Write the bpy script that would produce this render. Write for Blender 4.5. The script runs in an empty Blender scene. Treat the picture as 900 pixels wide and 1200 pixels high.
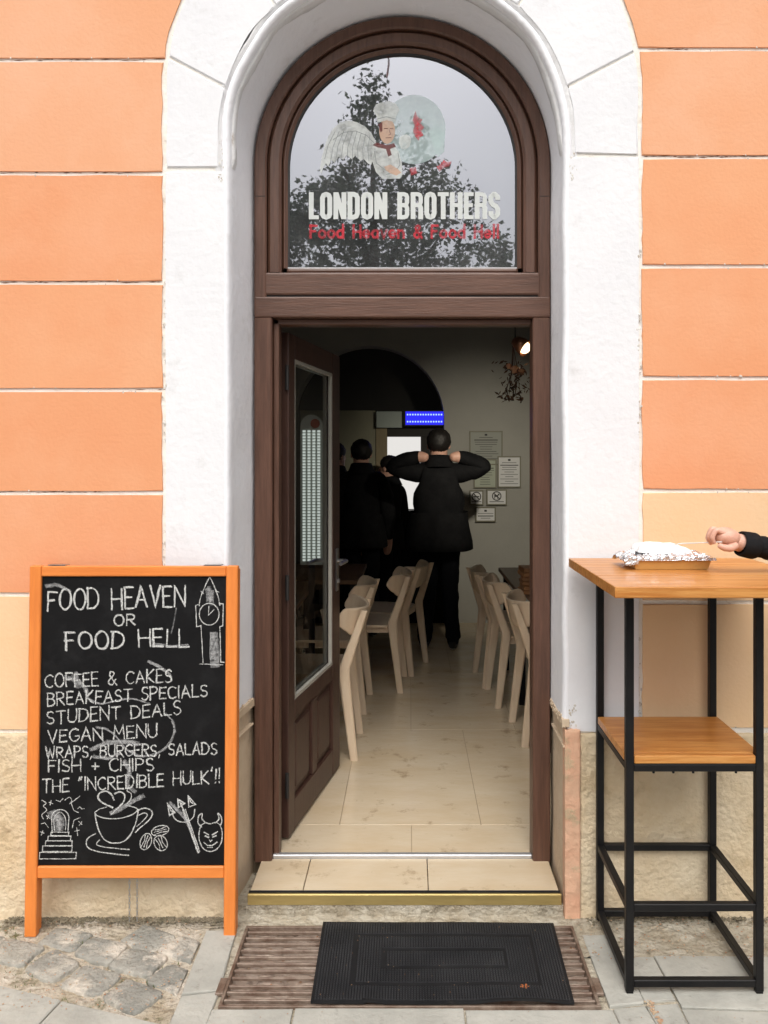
import bpy, bmesh, math, random
from mathutils import Vector, Matrix, noise
R = math.radians
PI = math.pi
rng = random.Random(7)
S = bpy.context.scene
COL = S.collection

# ------------------------------------------------------------------ camera, sky, sun, exposure
EYE, CY, F, VX, VY = 1.62, -2.85, 943.0, 480.0, 538.0      # eye height, camera y, focal in photo px, vanishing point
cam = bpy.data.objects.new("camera", bpy.data.cameras.new("camera"))
COL.objects.link(cam)
cam.location = (0, CY, EYE)
cam.rotation_euler = (R(90), 0, 0)
cam.data.sensor_width = 36
cam.data.lens = 36 * F / 1200
cam.data.shift_x = -30 / 1200
cam.data.shift_y = -62 / 1200
cam.data.clip_start, cam.data.clip_end = 0.05, 500
S.camera = cam

SUN_EL, SUN_AZ = 54, 183          # azimuth measured from +Y clockwise: the sun stands behind the camera
world = bpy.data.worlds.new("World")
S.world = world
world.use_nodes = True
wn, wl = world.node_tree.nodes, world.node_tree.links
wn.clear()
sky = wn.new("ShaderNodeTexSky")
sky.sky_type = 'NISHITA'
sky.sun_disc = False
sky.sun_elevation = R(SUN_EL)
sky.sun_rotation = R(SUN_AZ)
sky.air_density, sky.dust_density, sky.ozone_density = 1.2, 6.0, 1.0
hs = wn.new("ShaderNodeHueSaturation")
hs.inputs['Saturation'].default_value = 0.22          # an overcast, nearly white sky
bg = wn.new("ShaderNodeBackground")
bg.inputs['Strength'].default_value = 0.15
wo = wn.new("ShaderNodeOutputWorld")
wl.new(sky.outputs[0], hs.inputs['Color'])
wl.new(hs.outputs[0], bg.inputs['Color'])
wl.new(bg.outputs[0], wo.inputs['Surface'])

sl = bpy.data.lights.new("sun", 'SUN')
sl.energy = 1.1
sl.angle = R(52)
sl.color = (1.0, 0.96, 0.9)
sun = bpy.data.objects.new("sun", sl)
COL.objects.link(sun)
a = R(SUN_AZ)
sdir = Vector((math.sin(a) * math.cos(R(SUN_EL)), math.cos(a) * math.cos(R(SUN_EL)), math.sin(R(SUN_EL))))
sun.rotation_euler = sdir.to_track_quat('Z', 'Y').to_euler()

S.view_settings.view_transform = 'Standard'
S.view_settings.look = 'None'
S.view_settings.gamma = 1
S.view_settings.exposure = 0.25
S.render.engine = 'CYCLES'
S.cycles.max_bounces = 10
S.cycles.transparent_max_bounces = 24
S.cycles.sample_clamp_indirect = 6

# ------------------------------------------------------------------ helpers
def P(px, py, d):
    """a point of the place from its position in the photo and its distance"""
    return Vector(((px - VX) * d / F, d + CY, EYE - (py - VY) * d / F))

def G(px, py, z=0.0):
    """a point on the ground (height z)"""
    d = F * (EYE - z) / (py - VY)
    return Vector(((px - VX) * d / F, d + CY, z))

def inp(b, k, v):
    b.inputs[k].default_value = v

def mat(name, c, rough=0.6, metal=0.0, c2=None, nscale=6.0, detail=6, bump=0.0, bscale=40.0, spec=0.5,
        stretch=None, lo=0.35, hi=0.65, coat=0.0, c3=None, n3=1.5, lo3=0.55, hi3=0.7, bdist=0.01):
    m = bpy.data.materials.new(name)
    m.use_nodes = True
    n, l = m.node_tree.nodes, m.node_tree.links
    b = n["Principled BSDF"]
    inp(b, 'Base Color', (*c, 1)); inp(b, 'Roughness', rough); inp(b, 'Metallic', metal)
    inp(b, 'Specular IOR Level', spec); inp(b, 'Coat Weight', coat)
    tc = n.new("ShaderNodeTexCoord")
    mp = n.new("ShaderNodeMapping")
    l.new(tc.outputs['Object'], mp.inputs[0])
    if stretch: mp.inputs['Scale'].default_value = stretch
    cur = None
    if c2 is not None:
        t = n.new("ShaderNodeTexNoise"); t.inputs['Scale'].default_value = nscale; t.inputs['Detail'].default_value = detail
        t.inputs['Roughness'].default_value = 0.65
        l.new(mp.outputs[0], t.inputs[0])
        r = n.new("ShaderNodeValToRGB")
        r.color_ramp.elements[0].position, r.color_ramp.elements[1].position = lo, hi
        r.color_ramp.elements[0].color, r.color_ramp.elements[1].color = (*c, 1), (*c2, 1)
        l.new(t.outputs[0], r.inputs[0])
        cur = r.outputs[0]
    if c3 is not None:
        t = n.new("ShaderNodeTexNoise"); t.inputs['Scale'].default_value = n3; t.inputs['Detail'].default_value = 9
        t.inputs['Roughness'].default_value = 0.7
        l.new(tc.outputs['Object'], t.inputs[0])
        r = n.new("ShaderNodeValToRGB")
        r.color_ramp.elements[0].position, r.color_ramp.elements[1].position = lo3, hi3
        l.new(t.outputs[0], r.inputs[0])
        mx = n.new("ShaderNodeMixRGB")
        l.new(r.outputs[0], mx.inputs[0])
        if cur: l.new(cur, mx.inputs[1])
        else: mx.inputs[1].default_value = (*c, 1)
        mx.inputs[2].default_value = (*c3, 1)
        cur = mx.outputs[0]
    if cur: l.new(cur, b.inputs['Base Color'])
    if bump:
        t = n.new("ShaderNodeTexNoise"); t.inputs['Scale'].default_value = bscale; t.inputs['Detail'].default_value = 8
        l.new(mp.outputs[0], t.inputs[0])
        bp = n.new("ShaderNodeBump"); bp.inputs['Strength'].default_value = bump; bp.inputs['Distance'].default_value = bdist
        l.new(t.outputs[0], bp.inputs['Height'])
        l.new(bp.outputs[0], b.inputs['Normal'])
    return m

def emis(name, c, s):
    m = bpy.data.materials.new(name); m.use_nodes = True
    n, l = m.node_tree.nodes, m.node_tree.links
    n.clear()
    e = n.new("ShaderNodeEmission"); e.inputs[0].default_value = (*c, 1); e.inputs[1].default_value = s
    o = n.new("ShaderNodeOutputMaterial"); l.new(e.outputs[0], o.inputs[0])
    return m

def glassy(name, refl, tint=(1, 1, 1), rough=0.0, gcol=(1, 1, 1), dust_and_haze=0.0):
    m = bpy.data.materials.new(name); m.use_nodes = True
    n, l = m.node_tree.nodes, m.node_tree.links
    n.clear()
    t = n.new("ShaderNodeBsdfTransparent"); t.inputs[0].default_value = (*tint, 1)
    g = n.new("ShaderNodeBsdfGlossy"); g.inputs['Roughness'].default_value = rough; g.inputs[0].default_value = (*gcol, 1)
    lw = n.new("ShaderNodeLayerWeight"); lw.inputs[0].default_value = 0.12
    ma = n.new("ShaderNodeMath"); ma.operation = 'MAXIMUM'; ma.inputs[1].default_value = refl
    l.new(lw.outputs['Fresnel'], ma.inputs[0])
    mx = n.new("ShaderNodeMixShader")
    l.new(ma.outputs[0], mx.inputs[0]); l.new(t.outputs[0], mx.inputs[1]); l.new(g.outputs[0], mx.inputs[2])
    out = mx.outputs[0]
    if dust_and_haze:  # pale haze mixed into the glass to lift its dark reflections
        d = n.new("ShaderNodeBsdfDiffuse"); d.inputs[0].default_value = (0.78, 0.80, 0.82, 1)
        tc = n.new("ShaderNodeTexCoord"); t2 = n.new("ShaderNodeTexNoise"); t2.inputs['Scale'].default_value = 5; t2.inputs['Detail'].default_value = 6
        l.new(tc.outputs['Object'], t2.inputs[0])
        mr = n.new("ShaderNodeMapRange"); mr.inputs[1].default_value = .3; mr.inputs[2].default_value = .7; mr.inputs[3].default_value = dust_and_haze * .55; mr.inputs[4].default_value = dust_and_haze * 1.5
        l.new(t2.outputs[0], mr.inputs[0])
        m2 = n.new("ShaderNodeMixShader"); l.new(mr.outputs[0], m2.inputs[0]); l.new(out, m2.inputs[1]); l.new(d.outputs[0], m2.inputs[2])
        out = m2.outputs[0]
    o = n.new("ShaderNodeOutputMaterial"); l.new(out, o.inputs[0])
    return m

def worn(name, c, cover_lo, cover_hi, scale, rough=0.9, alpha=1.0, stretch=None):
    """a thin layer (chalk, sticker) broken up by noise"""
    m = bpy.data.materials.new(name); m.use_nodes = True
    n, l = m.node_tree.nodes, m.node_tree.links
    b = n["Principled BSDF"]
    inp(b, 'Base Color', (*c, 1)); inp(b, 'Roughness', rough); inp(b, 'Specular IOR Level', 0.2)
    tc = n.new("ShaderNodeTexCoord"); t = n.new("ShaderNodeTexNoise")
    t.inputs['Scale'].default_value = scale; t.inputs['Detail'].default_value = 4; t.inputs['Roughness'].default_value = 0.7
    if stretch:
        mp = n.new("ShaderNodeMapping"); mp.inputs['Scale'].default_value = stretch
        l.new(tc.outputs['Object'], mp.inputs[0]); l.new(mp.outputs[0], t.inputs[0])
    else:
        l.new(tc.outputs['Object'], t.inputs[0])
    r = n.new("ShaderNodeMapRange"); r.inputs[1].default_value = cover_lo; r.inputs[2].default_value = cover_hi
    r.inputs[3].default_value = 0.0; r.inputs[4].default_value = alpha
    l.new(t.outputs[0], r.inputs[0])
    l.new(r.outputs[0], b.inputs['Alpha'])
    return m

def obj(name, bm, m, parent=None, smooth=False, recalc=True):
    if recalc: bmesh.ops.recalc_face_normals(bm, faces=bm.faces)
    me = bpy.data.meshes.new(name)
    bm.to_mesh(me); bm.free()
    for x in (m if isinstance(m, (list, tuple)) else [m]): me.materials.append(x)
    if smooth:
        for p in me.polygons: p.use_smooth = True
    o = bpy.data.objects.new(name, me)
    COL.objects.link(o)
    if parent is not None: o.parent = parent
    return o

def tag(o, label, cat, group=None):
    o['label'] = label; o['category'] = cat
    if group: o['group'] = group
    return o

def thing(name, label, cat, loc=(0, 0, 0), rz=0, group=None):
    o = bpy.data.objects.new(name, None)
    COL.objects.link(o)
    o.location = loc; o.rotation_euler = (0, 0, rz)
    o.empty_display_size = 0.1
    return tag(o, label, cat, group)

def struct(o):
    o['kind'] = 'structure'
    return o

def NB(): return bmesh.new()

def box(bm, x0, x1, y0, y1, z0, z1, bev=0.0, mi=0, seg=1, M=None):
    vs = [bm.verts.new(p) for p in ((x0, y0, z0), (x1, y0, z0), (x1, y1, z0), (x0, y1, z0), (x0, y0, z1), (x1, y0, z1), (x1, y1, z1), (x0, y1, z1))]
    fs = [bm.faces.new([vs[i] for i in q]) for q in ((3, 2, 1, 0), (4, 5, 6, 7), (0, 1, 5, 4), (1, 2, 6, 5), (2, 3, 7, 6), (3, 0, 4, 7))]
    for f in fs: f.material_index = mi
    if bev:
        es = list({e for f in fs for e in f.edges})
        r = bmesh.ops.bevel(bm, geom=es, offset=bev, segments=seg, affect='EDGES', profile=0.5)
        nv = {v for f in r['faces'] for v in f.verts}
        for f in r['faces']: f.material_index = mi
        vs = [v for v in vs if v.is_valid] + list(nv)
        allv = set(vs)
        for f in fs:
            if f.is_valid: allv |= set(f.verts)
        vs = list(allv)
    if M is not None:
        for v in set(vs): v.co = M @ v.co
    return vs

def prism(bm, pts, y0, y1, bev=0.0, mi=0, seg=1):
    """outline in x-z extruded along y; y0 is the front"""
    a = [bm.verts.new((x, y0, z)) for x, z in pts]
    b = [bm.verts.new((x, y1, z)) for x, z in pts]
    n = len(pts)
    f0 = bm.faces.new(a); f1 = bm.faces.new(b[::-1])
    fs = [f0, f1]
    for i in range(n):
        fs.append(bm.faces.new((a[i], b[i], b[(i + 1) % n], a[(i + 1) % n])))
    for f in fs: f.material_index = mi
    if bev:
        es = list(f0.edges)
        r = bmesh.ops.bevel(bm, geom=es, offset=bev, segments=seg, affect='EDGES', profile=0.5)
        for f in r['faces']: f.material_index = mi

def slab(bm, pts, z0, z1, bev=0.0, mi=0):
    """outline in x-y extruded along z"""
    a = [bm.verts.new((x, y, z1)) for x, y in pts]
    b = [bm.verts.new((x, y, z0)) for x, y in pts]
    n = len(pts)
    f0 = bm.faces.new(a); fs = [f0]
    for i in range(n):
        fs.append(bm.faces.new((a[i], b[i], b[(i + 1) % n], a[(i + 1) % n])))
    for f in fs: f.material_index = mi
    if bev:
        r = bmesh.ops.bevel(bm, geom=list(f0.edges), offset=bev, segments=2, affect='EDGES', profile=0.5)
        for f in r['faces']: f.material_index = mi

def tube(bm, pts, rad, n=8, mi=0, cap=True):
    pts = [Vector(p) for p in pts]
    rads = rad if isinstance(rad, (list, tuple)) else [rad] * len(pts)
    rings = []
    prev = None
    for i, p in enumerate(pts):
        t = (pts[min(i + 1, len(pts) - 1)] - pts[max(i - 1, 0)]).normalized()
        if prev is None:
            u = t.orthogonal().normalized()
        else:
            u = (prev - t * prev.dot(t)).normalized()
        prev = u
        w = t.cross(u)
        rings.append([bm.verts.new(p + (u * math.cos(2 * PI * k / n) + w * math.sin(2 * PI * k / n)) * rads[i]) for k in range(n)])
    for i in range(len(rings) - 1):
        for k in range(n):
            f = bm.faces.new((rings[i][k], rings[i][(k + 1) % n], rings[i + 1][(k + 1) % n], rings[i + 1][k])); f.material_index = mi
    if cap:
        for rg in (rings[0][::-1], rings[-1]):
            f = bm.faces.new(rg); f.material_index = mi

def bar(bm, p, q, w, h, bev=0.0, mi=0, up=(0, 0, 1)):
    """rectangular bar from p to q, w across, h along 'up'"""
    p, q = Vector(p), Vector(q)
    t = q - p; L = t.length; t.normalize()
    s = t.cross(Vector(up)).normalized(); u = s.cross(t)
    M = Matrix(((t.x, s.x, u.x, p.x), (t.y, s.y, u.y, p.y), (t.z, s.z, u.z, p.z), (0, 0, 0, 1)))
    box(bm, 0, L, -w / 2, w / 2, -h / 2, h / 2, bev, mi, M=M)

def arc(cx, cy, rx, ry, a0, a1, n=12):
    return [(cx + rx * math.cos(R(a0 + (a1 - a0) * i / n)), cy + ry * math.sin(R(a0 + (a1 - a0) * i / n))) for i in range(n + 1)]

# flat ribbons for lettering and drawing; every stroke lies a hair in front of the one before
class Ink:
    def __init__(s, to3, step=0.00006):
        s.bm = NB(); s.to3 = to3; s.k = 0; s.step = step
    def nxt(s):
        s.k += 1
        return s.k * s.step
    def stroke(s, pts, w, closed=False, cap=True, jit=0.0, wj=0.0, mi=0):
        pts = [Vector((p[0], p[1])) for p in pts]
        q = [pts[0]]
        for p in pts[1:]:
            if (p - q[-1]).length > 1e-6: q.append(p)
        pts = q
        if closed and (pts[0] - pts[-1]).length < 1e-6: pts.pop()
        if jit:
            out = []
            m = len(pts)
            for i in range(m if closed else m - 1):
                a_, b_ = pts[i], pts[(i + 1) % m]
                k = max(1, int((b_ - a_).length / (w * 2.2)))
                for j in range(k): out.append(a_.lerp(b_, j / k))
            if not closed: out.append(pts[-1])
            pts = [p + Vector((rng.uniform(-jit, jit), rng.uniform(-jit, jit))) for p in out]
        n = len(pts)
        if n < 2: return
        off = s.nxt()
        if cap and not closed:
            t = (pts[0] - pts[1]).normalized(); pts[0] = pts[0] + t * w * 0.5
            t = (pts[-1] - pts[-2]).normalized(); pts[-1] = pts[-1] + t * w * 0.5
        L, Rr = [], []
        for i in range(n):
            if closed: a_, b_ = pts[i - 1], pts[(i + 1) % n]
            else: a_, b_ = pts[max(i - 1, 0)], pts[min(i + 1, n - 1)]
            d1 = (pts[i] - a_); d2 = (b_ - pts[i])
            if d1.length < 1e-9: d1 = d2
            if d2.length < 1e-9: d2 = d1
            d1 = d1.normalized(); d2 = d2.normalized()
            t = d1 + d2
            t = t.normalized() if t.length > 1e-6 else d1
            nn = Vector((-t.y, t.x))
            c = max(0.45, nn.dot(Vector((-d1.y, d1.x))))
            hw = w / 2 * (1 + rng.uniform(-wj, wj)) / c
            L.append(s.bm.verts.new(s.to3(pts[i].x + nn.x * hw, pts[i].y + nn.y * hw, off)))
            Rr.append(s.bm.verts.new(s.to3(pts[i].x - nn.x * hw, pts[i].y - nn.y * hw, off)))
        for i in range(n if closed else n - 1):
            j = (i + 1) % n
            f = s.bm.faces.new((L[i], Rr[i], Rr[j], L[j])); f.material_index = mi
    def poly(s, pts, mi=0):
        off = s.nxt()
        f = s.bm.faces.new([s.bm.verts.new(s.to3(x, y, off)) for x, y in pts]); f.material_index = mi
    def done(s, name, m, parent): return obj(name, s.bm, m, parent, recalc=False)

# hand lettering: strokes in a box of height 1, y up
def O_(w=0.72): return arc(w / 2, 0.5, w / 2, 0.5, 100, 460, 18)
GL = {
 'A': (0.68, [[(0, 0), (0.34, 1), (0.68, 0)], [(0.12, 0.36), (0.56, 0.36)]]),
 'B': (0.58, [[(0, 0), (0, 1)], [(0, 1)] + arc(0.25, 0.77, 0.27, 0.23, 90, -90, 8) + [(0, 0.54)], [(0, 0.54)] + arc(0.28, 0.27, 0.3, 0.27, 90, -90, 8) + [(0, 0)]]),
 'C': (0.64, [arc(0.38, 0.5, 0.38, 0.5, 50, 310, 14)]),
 'D': (0.66, [[(0, 0), (0, 1)], [(-0.04, 1)] + arc(0.2, 0.5, 0.46, 0.5, 90, -90, 10) + [(-0.04, 0)]]),
 'E': (0.52, [[(0.5, 1), (0, 1), (0, 0), (0.52, 0)], [(0, 0.52), (0.42, 0.52)]]),
 'F': (0.52, [[(0, 0), (0, 1)], [(0, 1), (0.54, 0.98)], [(0, 0.52), (0.42, 0.54)]]),
 'G': (0.68, [arc(0.38, 0.5, 0.38, 0.5, 50, 330, 14) + [(0.7, 0.42), (0.42, 0.42)]]),
 'H': (0.64, [[(0, 0), (0, 1)], [(0.64, 0), (0.64, 1)], [(0, 0.5), (0.64, 0.5)]]),
 'I': (0.08, [[(0.04, 0), (0.04, 1)]]),
 'K': (0.6, [[(0, 0), (0, 1)], [(0.55, 1), (0.02, 0.46), (0.6, 0)]]),
 'L': (0.5, [[(0, 1), (0, 0), (0.52, 0)]]),
 'M': (0.78, [[(0, 0), (0.08, 1), (0.39, 0.35), (0.7, 1), (0.78, 0)]]),
 'N': (0.66, [[(0, 0), (0, 1), (0.66, 0), (0.66, 1)]]),
 'O': (0.72, [O_()]),
 'P': (0.56, [[(0, 0), (0, 1)], [(0, 1)] + arc(0.26, 0.74, 0.3, 0.26, 90, -90, 8) + [(0, 0.48)]]),
 'R': (0.6, [[(0, 0), (0, 1)], [(0, 1)] + arc(0.26, 0.75, 0.3, 0.25, 90, -90, 8) + [(0, 0.5)], [(0.18, 0.5), (0.6, 0)]]),
 'S': (0.54, [arc(0.29, 0.75, 0.25, 0.25, 35, 270, 10) + arc(0.27, 0.25, 0.27, 0.25, 90, -145, 10)[1:]]),
 'T': (0.64, [[(0, 1), (0.66, 1)], [(0.33, 1), (0.33, 0)]]),
 'U': (0.62, [[(0, 1), (0, 0.32)] + arc(0.31, 0.3, 0.31, 0.3, 180, 360, 10) + [(0.62, 1)]]),
 'V': (0.62, [[(0, 1), (0.31, 0), (0.62, 1)]]),
 'W': (0.84, [[(0, 1), (0.22, 0), (0.42, 0.75), (0.62, 0), (0.84, 1)]]),
 '&': (0.7, [[(0.7, 0), (0.2, 0.66)] + arc(0.34, 0.8, 0.17, 0.2, 200, -20, 10) + [(0.1, 0.36)] + arc(0.28, 0.22, 0.24, 0.22, 150, 300, 8) + [(0.66, 0.42)]]),
 '+': (0.5, [[(0, 0.42), (0.5, 0.42)], [(0.25, 0.18), (0.25, 0.68)]]),
 ',': (0.14, [[(0.1, 0.06), (0.02, -0.2)]]),
 "'": (0.14, [[(0.1, 1.12), (0.03, 0.88)]]),
 '"': (0.3, [[(0.08, 1.1), (0.02, 0.86)], [(0.24, 1.12), (0.16, 0.88)]]),
 '!': (0.12, [[(0.08, 1.05), (0.05, 0.32)], [(0.045, 0.06), (0.05, 0.02)]]),
 ' ': (0.42, []),
 'a': (0.56, [arc(0.27, 0.3, 0.27, 0.3, 40, 400, 14), [(0.54, 0.6), (0.54, 0)]]),
 'd': (0.56, [arc(0.27, 0.3, 0.27, 0.3, 40, 400, 14), [(0.54, 1.05), (0.54, 0)]]),
 'e': (0.56, [[(0.02, 0.3), (0.54, 0.3)] + arc(0.28, 0.3, 0.27, 0.3, 0, 310, 14)]),
 'l': (0.1, [[(0.05, 1.05), (0.05, 0)]]),
 'n': (0.52, [[(0, 0), (0, 0.6)], [(0, 0.36)] + arc(0.26, 0.34, 0.26, 0.26, 180, 0, 8) + [(0.52, 0)]]),
 'o': (0.58, [arc(0.29, 0.3, 0.29, 0.3, 90, 450, 14)]),
 'v': (0.5, [[(0, 0.6), (0.25, 0), (0.5, 0.6)]]),
}
def write(ink, text, x0, y0, x1, y1, h, w, jit=0.0, wj=0.0, gap=0.2, wob=0.0, y_down=True, twice=0, mi=0, skip=()):
    """text from (x0,y0) to (x1,y1) along its baseline; picture units, y grows downwards"""
    tot = sum(GL[c][0] + gap for c in text) - gap
    sx = (x1 - x0) / tot
    pen = 0
    for ci, c in enumerate(text):
        gw, strokes = GL[c]
        dy, sc, sk = rng.uniform(-wob, wob) * h, 1 + rng.uniform(-wob, wob) * 1.4, rng.uniform(-wob, wob) * 1.5
        if ci not in skip:
            for s in strokes:
                pts = []
                for gx, gy in s:
                    X = x0 + (pen + gx) * sx + gy * sk * h * 0.5
                    Y = y0 + (y1 - y0) * (pen + gx) / tot - gy * h * sc + dy
                    pts.append((X, Y))
                for r_ in range(1 + twice):
                    d = (0 if r_ == 0 else rng.uniform(-w, w) * 0.6)
                    ink.stroke([(px + d, py + d * 0.7) for px, py in pts], w, jit=jit, wj=wj, mi=mi)
        pen += gw + gap

# ------------------------------------------------------------------ materials
M = {}
M['orange'] = mat('orange_plaster', (0.76, 0.34, 0.165), 0.85, c2=(0.74, 0.305, 0.14), nscale=2.2, bump=0.25, bscale=60, c3=(0.80, 0.39, 0.21), n3=1.1, spec=0.2)
for k_, (c_, c2_, c3_) in enumerate((((0.75, 0.36, 0.19), (0.735, 0.33, 0.17), (0.76, 0.39, 0.22)), ((0.74, 0.34, 0.175), (0.725, 0.315, 0.158), (0.755, 0.375, 0.21)), ((0.745, 0.35, 0.185), (0.73, 0.32, 0.165), (0.76, 0.375, 0.215)))):
    M['orange%d' % k_] = mat('orange_plaster', c_, 0.88, c2=c2_, nscale=1.7 + .5 * k_, bump=0.16, bscale=75, c3=c3_, n3=0.9 + .3 * k_, lo3=.48, hi3=.68, spec=0.15)
M['orange_top'] = mat('orange_plaster_pale', (0.76, 0.395, 0.235), 0.88, c2=(0.745, 0.365, 0.20), nscale=1.9, bump=0.16, bscale=75, c3=(0.77, 0.43, 0.27), n3=1.2, lo3=.48, hi3=.68, spec=0.15)  # paler orange for the upper panels
M['peach'] = mat('peach_plaster', (0.80, 0.56, 0.35), 0.85, c2=(0.78, 0.53, 0.31), nscale=2.5, bump=0.16, bscale=60, c3=(0.72, 0.42, 0.20), n3=1.6, spec=0.2)
M['white'] = mat('white_plaster', (0.785, 0.785, 0.80), 0.85, c2=(0.74, 0.74, 0.76), nscale=3.0, bump=0.26, bscale=38, c3=(0.56, 0.55, 0.54), n3=4.5, lo3=0.58, hi3=0.80, spec=0.2)
M['brightened_reveal'] = mat('brightened_reveal_plaster', (0.86, 0.86, 0.885), 0.85, c2=(0.82, 0.82, 0.85), nscale=3.0, bump=0.35, bscale=30, c3=(0.66, 0.65, 0.65), n3=4, lo3=0.62, hi3=0.8, spec=0.2)  # brighter copy of the surround's white, making up for missing bounce light
M['groove'] = mat('joint_plaster', (0.84, 0.82, 0.78), 0.9, c2=(0.80, 0.75, 0.67), nscale=9, bump=0.5, bscale=50, c3=(0.34, 0.25, 0.18), n3=11, lo3=0.60, hi3=0.70)
M['dado'] = mat('rough_base_plaster', (0.64, 0.50, 0.32), 0.95, c2=(0.74, 0.63, 0.46), nscale=3.2, bump=0.8, bscale=55, bdist=0.012, c3=(0.40, 0.30, 0.18), n3=6, lo3=0.54, hi3=0.74, spec=0.15)
M['reveal'] = mat('limestone_reveal', (0.66, 0.54, 0.40), 0.8, c2=(0.55, 0.42, 0.29), nscale=5, bump=0.3, bscale=40, c3=(0.38, 0.27, 0.18), n3=9, lo3=0.6, hi3=0.72, spec=0.25)
M['pink'] = mat('pink_plaster', (0.72, 0.40, 0.26), 0.9, c2=(0.66, 0.42, 0.28), nscale=8, bump=0.6, bscale=40, c3=(0.5, 0.38, 0.24), n3=10, lo3=0.56, hi3=0.66)
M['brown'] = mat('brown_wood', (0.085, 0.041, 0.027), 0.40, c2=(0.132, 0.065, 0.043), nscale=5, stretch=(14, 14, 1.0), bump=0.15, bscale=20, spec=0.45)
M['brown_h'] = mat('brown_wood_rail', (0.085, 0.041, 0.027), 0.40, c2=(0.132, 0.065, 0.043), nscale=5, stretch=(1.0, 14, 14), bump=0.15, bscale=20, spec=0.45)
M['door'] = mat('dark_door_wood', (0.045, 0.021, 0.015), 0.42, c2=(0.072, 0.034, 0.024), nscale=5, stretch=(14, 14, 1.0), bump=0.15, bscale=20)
M['gasket'] = mat('rubber_gasket', (0.02, 0.018, 0.017), 0.6)
M['pane'] = glassy('window_glass', 0.34, (0.75, 0.78, 0.78), gcol=(0.90, 0.92, 1.0), rough=0.012, dust_and_haze=0.05)
M['door_glass'] = glassy('door_glass', 0.10, (0.8, 0.82, 0.8))
M['steel'] = mat('brushed_steel', (0.55, 0.55, 0.56), 0.3, 1.0)
M['alu'] = mat('aluminium_sill', (0.62, 0.62, 0.63), 0.35, 0.6, c2=(0.5, 0.5, 0.5), nscale=12, stretch=(0.4, 8, 8))
M['brass'] = mat('brass_edging', (0.55, 0.42, 0.17), 0.45, 0.6, c2=(0.44, 0.33, 0.13), nscale=7, stretch=(1, 6, 6))
M['rubber'] = mat('black_rubber', (0.010, 0.010, 0.011), 0.6, c2=(0.018, 0.018, 0.019), nscale=6, c3=(0.07, 0.065, 0.055), n3=9, lo3=0.60, hi3=0.9, spec=0.2)
M['trav'] = mat('travertine', (0.60, 0.47, 0.31), 0.12, c2=(0.66, 0.55, 0.40), nscale=2.5, stretch=(1, 2.5, 1), c3=(0.36, 0.26, 0.16), n3=9, lo3=0.58, hi3=0.72, bump=0.08, bscale=25)
M['trav_dark'] = mat('tile_joint', (0.34, 0.26, 0.17), 0.8)
M['granite'] = mat('grey_paving', (0.34, 0.335, 0.30), 0.8, c2=(0.45, 0.44, 0.395), nscale=5, bump=0.35, bscale=60, c3=(0.22, 0.21, 0.18), n3=16, lo3=0.6, hi3=0.72, spec=0.3)
M['cobble'] = mat('cobble_stone', (0.19, 0.19, 0.17), 0.75, c2=(0.40, 0.38, 0.33), nscale=3.5, bump=1.0, bscale=70, c3=(0.58, 0.52, 0.44), n3=6, lo3=0.50, hi3=0.62, spec=0.35)
M['bed'] = mat('cobble_bed', (0.56, 0.50, 0.42), 0.95, c2=(0.36, 0.30, 0.21), nscale=7, bump=1.0, bscale=60, bdist=0.02, c3=(0.13, 0.12, 0.055), n3=8, lo3=0.56, hi3=0.66)
M['mortar'] = mat('crumbling_mortar', (0.48, 0.44, 0.36), 0.95, c2=(0.33, 0.28, 0.20), nscale=10, bump=1.0, bscale=40, bdist=0.02, c3=(0.20, 0.17, 0.12), n3=18, lo3=0.55, hi3=0.68)
M['asphalt'] = mat('street_ground', (0.24, 0.235, 0.22), 0.9, c2=(0.31, 0.30, 0.28), nscale=30, bump=0.5, bscale=120)
M['rust'] = mat('rusty_iron', (0.13, 0.080, 0.055), 0.5, 0.2, c2=(0.27, 0.21, 0.165), nscale=14, bump=0.5, bscale=70, c3=(0.10, 0.05, 0.03), n3=10)
M['dust_and_haze'] = mat('pit_dust', (0.46, 0.36, 0.29), 0.95, c2=(0.58, 0.48, 0.40), nscale=18, bump=0.8, bscale=60, c3=(0.10, 0.07, 0.05), n3=14)
M['board_frame'] = mat('orange_varnished_frame', (0.76, 0.235, 0.045), 0.45, c2=(0.66, 0.19, 0.035), nscale=5, stretch=(9, 9, 1), bump=0.1, bscale=30)
M['board_rail'] = mat('orange_varnished_rail', (0.76, 0.235, 0.045), 0.45, c2=(0.66, 0.19, 0.035), nscale=5, stretch=(1, 9, 9), bump=0.1, bscale=30)
M['black_panel'] = mat('blackboard', (0.006, 0.006, 0.0065), 0.5, c2=(0.010, 0.010, 0.0105), nscale=3, c3=(0.026, 0.026, 0.027), n3=5, lo3=0.5, hi3=0.9, spec=0.12)
M['chalk'] = worn('chalk', (0.74, 0.74, 0.72), 0.34, 0.62, 380)
M['chalk_soft'] = worn('smudged_chalk', (0.6, 0.6, 0.6), 0.30, 0.75, 90, alpha=0.42)
M['tabletop'] = mat('varnished_pine', (0.43, 0.160, 0.032), 0.36, c2=(0.58, 0.27, 0.075), nscale=4, stretch=(1.0, 14, 14), lo=.40, hi=.60, bump=0.12, bscale=12, c3=(0.25, 0.085, 0.02), n3=5, lo3=0.62, hi3=0.80, coat=0.1, spec=0.35)
M['black_steel'] = mat('black_powder_coat', (0.006, 0.006, 0.007), 0.45, c2=(0.012, 0.011, 0.011), nscale=9, spec=0.22)
M['card'] = mat('brown_card', (0.62, 0.36, 0.11), 0.75, c2=(0.56, 0.31, 0.09), nscale=6)
M['foil'] = mat('crumpled_foil', (0.86, 0.87, 0.90), 0.22, 1.0, bump=0.6, bscale=70)
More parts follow.
